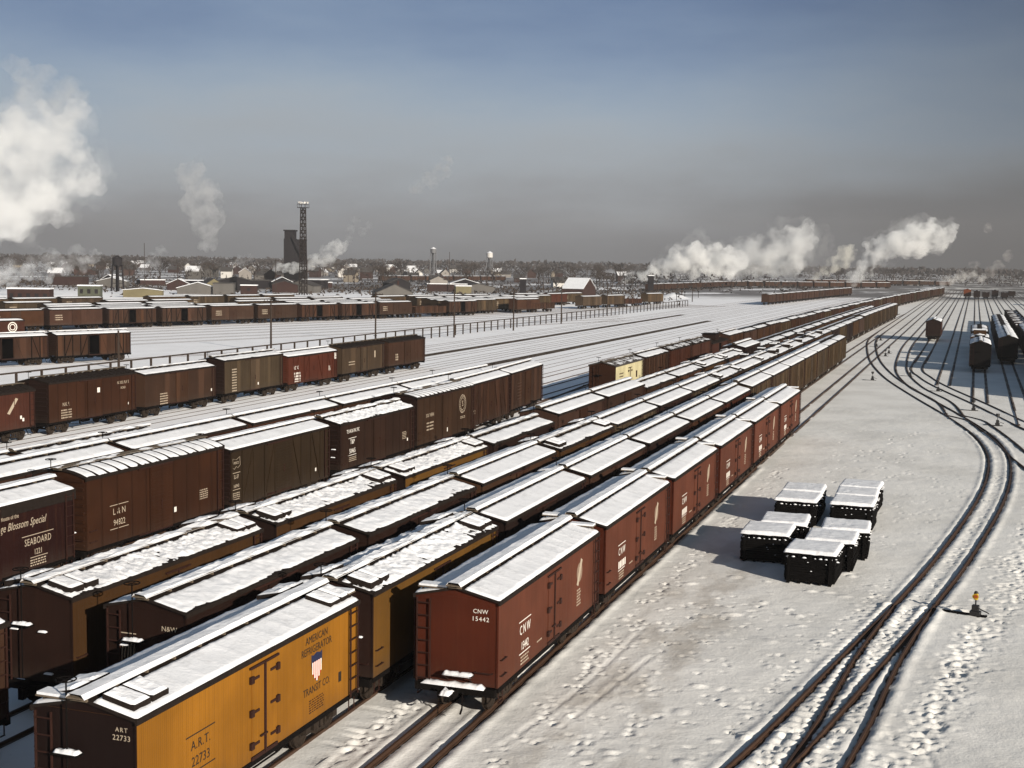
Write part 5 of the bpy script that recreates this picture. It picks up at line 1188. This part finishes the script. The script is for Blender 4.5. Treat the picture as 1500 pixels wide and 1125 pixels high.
P('steam_plume','huge bright white steam cloud filling the left edge of the sky',[(-30,325,52),(15,315,42),(60,290,42),(30,250,55),(75,245,50),(115,255,32),(140,272,16),(95,205,42),(40,195,50),(-10,230,60),(110,175,22)],430,.075,veil=.012)
P('steam_wisp','thin grey steam rising from the top of the huge white cloud',[(90,150,34),(55,135,30),(35,112,22),(20,95,14)],450,.03,(.9,.9,.88),.6)
P('steam_wisp','thin column of pale steam rising right of the huge left cloud',[(305,355,14),(300,335,20),(303,312,24),(292,285,26),(282,260,20),(288,245,13)],620,.04,(.93,.93,.92),.6)
P('steam_wisp','low drifting steam over the yard at the left edge',[(10,398,20),(45,390,16),(80,385,18),(110,372,12),(60,372,12)],400,.035,(.92,.92,.92),.6)
P('steam_wisp','bank of low steam lying over the left yard under the huge cloud',[(-10,405,16),(15,402,15),(40,398,13),(70,400,13),(95,392,14),(125,385,12),(140,375,10)],440,.07,(.95,.95,.95),.6)
P('steam_wisp','faint low steam right of the dark water tank',[(212,392,9),(225,382,12),(235,370,9)],470,.05,(.9,.9,.9),.6)
P('steam_wisp','small low puff of steam left of the engine house',[(342,388,6),(352,383,8),(364,378,7)],560,.05,(.95,.95,.95),.6)
P('steam_plume','white steam at the foot of the black coaling tower',[(408,391,7),(420,392,8),(432,394,8),(440,392,7)],640,.22)
P('steam_plume','white steam puff drifting right of the floodlight tower',[(455,388,9),(466,380,12),(480,372,15),(494,363,14),(502,360,8)],660,.13)
P('steam_wisp','faint curling steam high right of the floodlight tower',[(510,350,6),(514,335,7),(520,322,6),(530,338,7),(542,330,6)],760,.03,(.9,.9,.9),.6)
P('steam_wisp','faint pale smear of steam high in the middle of the sky',[(612,275,10),(630,262,13),(648,248,13),(655,235,8)],900,.022,(.92,.9,.86),.6)
P('steam_plume','long white steam trail rising rightwards from the row of far cars',[(918,409,6),(923,406,8),(926,406,8),(940,402,10),(958,395,13),(978,390,16),(1000,380,22),(1020,370,19),(1012,392,16),(1045,382,22),(1070,385,20)],900,.15,veil=.012)
P('steam_plume','greyer billows at the head of the long white steam trail',[(1085,385,20),(1105,370,24),(1130,378,24),(1150,358,26),(1175,352,24),(1185,336,13),(1160,378,22),(1105,392,16)],950,.07,veil=.008)
P('steam_wisp','thin grey smoke drifting behind the long steam trail',[(1200,370,22),(1205,345,18),(1190,395,18),(1215,385,18),(1150,398,14)],1000,.010,(.8,.78,.76),.6)
P('steam_plume','second white steam trail rising steeply above the far strings at right',[(1247,414,9),(1256,405,12),(1266,393,13),(1278,380,15),(1274,358,9),(1290,370,18),(1305,358,20),(1325,355,22),(1345,352,24),(1368,350,20),(1360,338,16),(1388,345,13),(1395,332,8)],850,.12,veil=.012)
P('steam_plume','small yellowish steam puff between the two big trails',[(1198,404,6),(1208,398,8),(1222,388,12),(1238,376,15),(1246,370,11)],960,.08,(.97,.95,.88))
P('steam_plume','small white steam puff low between the two big trails',[(1133,404,5),(1140,398,7)],960,.09)
P('steam_plume','low tan steam drifting at the head of the right-hand yard',[(1382,413,6),(1394,408,8),(1408,404,9),(1424,405,9),(1436,408,7)],900,.08,(.93,.9,.86))
P('steam_wisp','thin upright smoke at the far right',[(1425,400,6),(1428,388,7),(1450,400,9),(1462,388,8),(1448,335,7),(1475,375,8)],1000,.03,(.85,.8,.75),.6)
# ------------------------------------------------------------------ sun, sky, haze
SUN=Vector((.83*math.cos(math.radians(18)),-.555*math.cos(math.radians(18)),math.sin(math.radians(18)))).normalized()
su=bpy.data.lights.new('sun','SUN'); su.energy=5.0; su.angle=math.radians(.5); su.color=(1,.92,.81)
so=bpy.data.objects.new('sun',su); COL.objects.link(so); so.rotation_euler=SUN.to_track_quat('Z','Y').to_euler()
w=bpy.data.worlds.new('World'); SC.world=w; w.use_nodes=True; nt=w.node_tree; N=NT(nt)
for n_ in list(nt.nodes): nt.nodes.remove(n_)
out=N.n('OutputWorld'); bg=N.n('Background'); N.l(bg.outputs[0],out.inputs[0])
sky=N.n('TexSky'); sky.sky_type='NISHITA'; sky.sun_disc=False; sky.sun_elevation=math.radians(18); sky.sun_rotation=math.atan2(SUN.x,SUN.y); sky.air_density=1.3; sky.dust_density=1.0; sky.ozone_density=1.5
bg.inputs['Strength'].default_value=.05
gen=N.n('TexCoord').outputs['Generated']; sp=N.n('SeparateXYZ'); N.l(gen,sp.inputs[0]); el=sp.outputs[2]
nz=N.noise(N.mapping(gen,(2.2,2.2,9)),1.6,5.,.55); elw=N.math('ADD',el,N.math('MULTIPLY',N.math('SUBTRACT',nz,.5),.11))
rp=N.n('ValToRGB'); cr=rp.color_ramp; cr.interpolation='B_SPLINE'
N.l(N.math('MULTIPLY',elw,2.5),rp.inputs[0])
stops=SKY_STOPS
cr.elements[0].position=stops[0][0]; cr.elements[0].color=(*[q/10 for q in stops[0][1]],1); cr.elements[1].position=stops[-1][0]; cr.elements[1].color=(*[q/10 for q in stops[-1][1]],1)
for p_,c_ in stops[1:-1]: e=cr.elements.new(p_); e.color=(*[q/10 for q in c_],1)
# the sky of the lamp model above, the town's smoke lying over it near the ground
fac=N.ramp(elw,.34,.20)
az=N.math('ADD',N.math('MULTIPLY',sp.outputs[0],.94),N.math('MULTIPLY',sp.outputs[1],.33))
darkr=N.math('MULTIPLY',N.ramp(az,.02,.42),N.ramp(elw,.11,.03)); vm=N.n('VectorMath',operation='SCALE'); N.l(rp.outputs[0],vm.inputs[0]); vm.inputs['Scale'].default_value=10./.5
smog=N.mix(N.math('MULTIPLY',darkr,.5),vm.outputs[0],(1.05,.98,.94))
smog=N.mix(1.,smog,N.mix(N.ramp(az,.06,.42),(1.,1.,1.),(.5,.5,.5)),'MULTIPLY')
mx=N.mix(fac,sky.outputs[0],smog)
N.l(mx,bg.inputs['Color'])
SC.view_settings.view_transform='Standard'; SC.view_settings.look='None'; SC.view_settings.exposure=0.0; SC.view_settings.gamma=1
cy=SC.cycles; cy.max_bounces=10; cy.volume_bounces=8; cy.diffuse_bounces=3; cy.glossy_bounces=2; cy.transparent_max_bounces=6; cy.use_denoising=True
cy.caustics_reflective=False; cy.caustics_refractive=False

# the smoky winter air over the yard
m,nt,out=new_mat('haze'); N=NT(nt); v=N.n('VolumePrincipled'); v.inputs['Color'].default_value=(.42,.415,.42,1); v.inputs['Density'].default_value=HAZE; v.inputs['Anisotropy'].default_value=.0
N.l(v.outputs[0],out.inputs['Volume'])
mb=MB(); mb.box(-2600,1400,-60,3600,-3,130); o=obj('haze',mb.mesh('haze'),[m]); o['kind']='stuff'
SC.view_settings.exposure=EXPO
